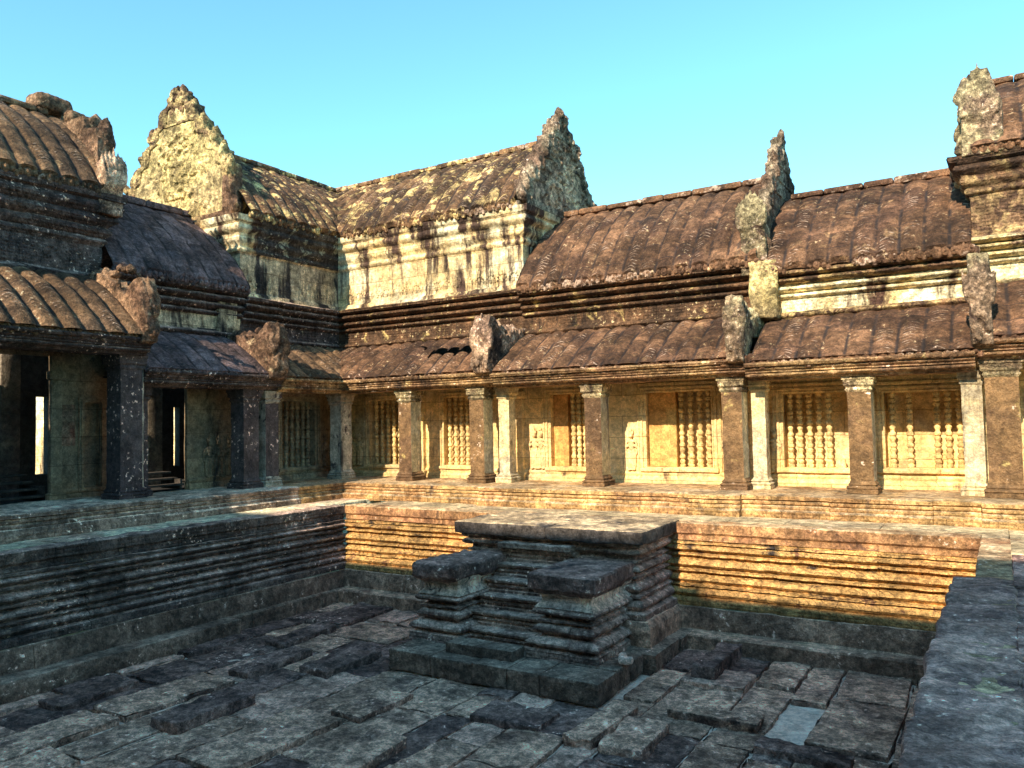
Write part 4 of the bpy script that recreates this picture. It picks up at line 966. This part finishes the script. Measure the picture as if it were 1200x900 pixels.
bw(T6,FL,PY0,-3.4,[(-6.3,-4.3,.36,3.0,.1,False),(-3.74,-3.44,.6,2.15,.12,True)],M['gwall_left'],z1=3.4)
a=MB(); fn=lambda a_,b_,h:FL(a_,h,b_); a.sweep([(-3.76,.58),(-3.42,.58),(-3.42,2.17),(-3.76,2.17)],prof((0,0),(0,.05),(.05,.05),(.05,.03),(.1,.03),(.1,0),mx=.06),fn=fn,closed=True,block=9,jit=0); mk('niche_frame',a,M['gwall_left'],T6,amp=.005)
a=MB(); a.box((-4.05,.012,1.75),(.26,.02,.75),step=.08,rnd=.008,fn=FL); mk('red_pigment_patch',a,M['red'],T6)
pil(T6,FL,-4.3,.2,M['gwall_left'],z1=3.0)
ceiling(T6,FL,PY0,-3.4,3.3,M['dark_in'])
column(T6,(-1.85,-3.66),.42,.4,2.98,M['col_dark'],M['col_dark'])
column(T6,(-2.1,-3.25),.26,.4,2.44,M['col_dark'],M['col_dark'])
column(T6,(-1.85,-6.9),.5,.4,2.98,M['col_dark'],M['col_dark'])
a=MB(); a.box((-1.85-.0,-3.41,1.7),(.3,.06,2.5),step=.1,rnd=.02); mk('pale_streak_stone',a,M['col_green'],T6,amp=.012)

# ------------------------------------------------------------------ inner rooms behind the left wing
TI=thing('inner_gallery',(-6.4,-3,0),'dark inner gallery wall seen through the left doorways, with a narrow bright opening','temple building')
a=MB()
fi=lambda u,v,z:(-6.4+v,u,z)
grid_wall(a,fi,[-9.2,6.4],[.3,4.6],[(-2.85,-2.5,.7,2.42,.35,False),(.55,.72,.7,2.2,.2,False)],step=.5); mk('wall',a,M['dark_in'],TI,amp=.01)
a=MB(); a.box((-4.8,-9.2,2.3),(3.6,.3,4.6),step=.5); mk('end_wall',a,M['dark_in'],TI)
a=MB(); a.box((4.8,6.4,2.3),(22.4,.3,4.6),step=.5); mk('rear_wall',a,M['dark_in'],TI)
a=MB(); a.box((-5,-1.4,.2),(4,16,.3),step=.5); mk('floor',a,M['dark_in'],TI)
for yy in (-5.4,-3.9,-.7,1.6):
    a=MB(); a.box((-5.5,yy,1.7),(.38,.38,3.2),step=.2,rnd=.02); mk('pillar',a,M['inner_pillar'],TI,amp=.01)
TC=thing('courtyard_wall',(-10,6,0),'sunlit carved wall with balusters glimpsed through the narrow opening in the left doorway','wall')
fc=lambda u,v,z:(u,4.2-v,z)
a=MB(); grid_wall(a,fc,[-22,-7],[-.5,6],[(-19+i*1.6,-18.1+i*1.6,.7,2.1,.3,True) for i in range(7)],step=.4); mk('wall',a,M['sand'],TC,amp=.02)
for i in range(7):
    a=MB()
    for k in range(5): a.lathe(balprof(1.4),fc(-18.9+i*1.6+k*.18,-.1,.7))
    mk('window_balusters',a,M['baluster'],TC)
def wsteps(y0,y1,x,n,lab):
    t_=thing('wooden_steps',(x,(y0+y1)/2,.36),lab,'steps')
    for i in range(n):
        a=MB(); a.box((x-i*.22,(y0+y1)/2,.36+.12*(i+1)),(.26,y1-y0,.04),step=.1,rnd=.006); mk('tread',a,M['wood'],t_,amp=.003)
    for sg in (y0+.06,y1-.06):
        a=MB(); a.box((x-.22*(n-1)/2,sg,.40+.06*n*.5),(.22*n,.04,.07*n),step=.1,rnd=.006,ry=.0); mk('stringer',a,M['wood'],t_,amp=.003)
wsteps(-6.2,-4.3,-3.25,4,'dark wooden steps in the doorway at the left edge')
wsteps(-2.7,-1.55,-3.2,3,'dark wooden steps in the doorway behind the second bay of the left gallery')

# ------------------------------------------------------------------ gallery behind the viewer (casts the court's shade)
T7=thing('stone_gallery',(5,-17,0),'gallery behind the viewer whose roof shades the basin','temple building','gallery wings round the court')
a=MB(); a.box((4,-17,3.6),(36,3.4,7.6),step=1.2,rnd=.05); mk('wall',a,M['gwall_left'],T7)
FS=lambda u,v,z:(u,-18.7+1.7-1.7-v*1.0,z)
a=MB()
for (u0,u1,zr) in ((-14,3.6,9.32),(3.6,7.3,9.62),(7.3,10.9,9.34),(10.9,22,9.52)):
    pr=bez((-15.1,7.3),(-15.3,8.8),(-17,zr),8); pr+=[(-34-y,z) for y,z in pr[::-1]][1:]
    a.quadgrid([[(u0,y,z) for y,z in pr],[(u1,y,z) for y,z in pr]])
    for u in (u0,u1): a.face([(u,y,z) for y,z in pr])
mk('roof',a,M['roof'],T7,weld=False,smooth=False)
print('verts',sum(len(o.data.vertices) for o in COL.objects if o.type=='MESH'))
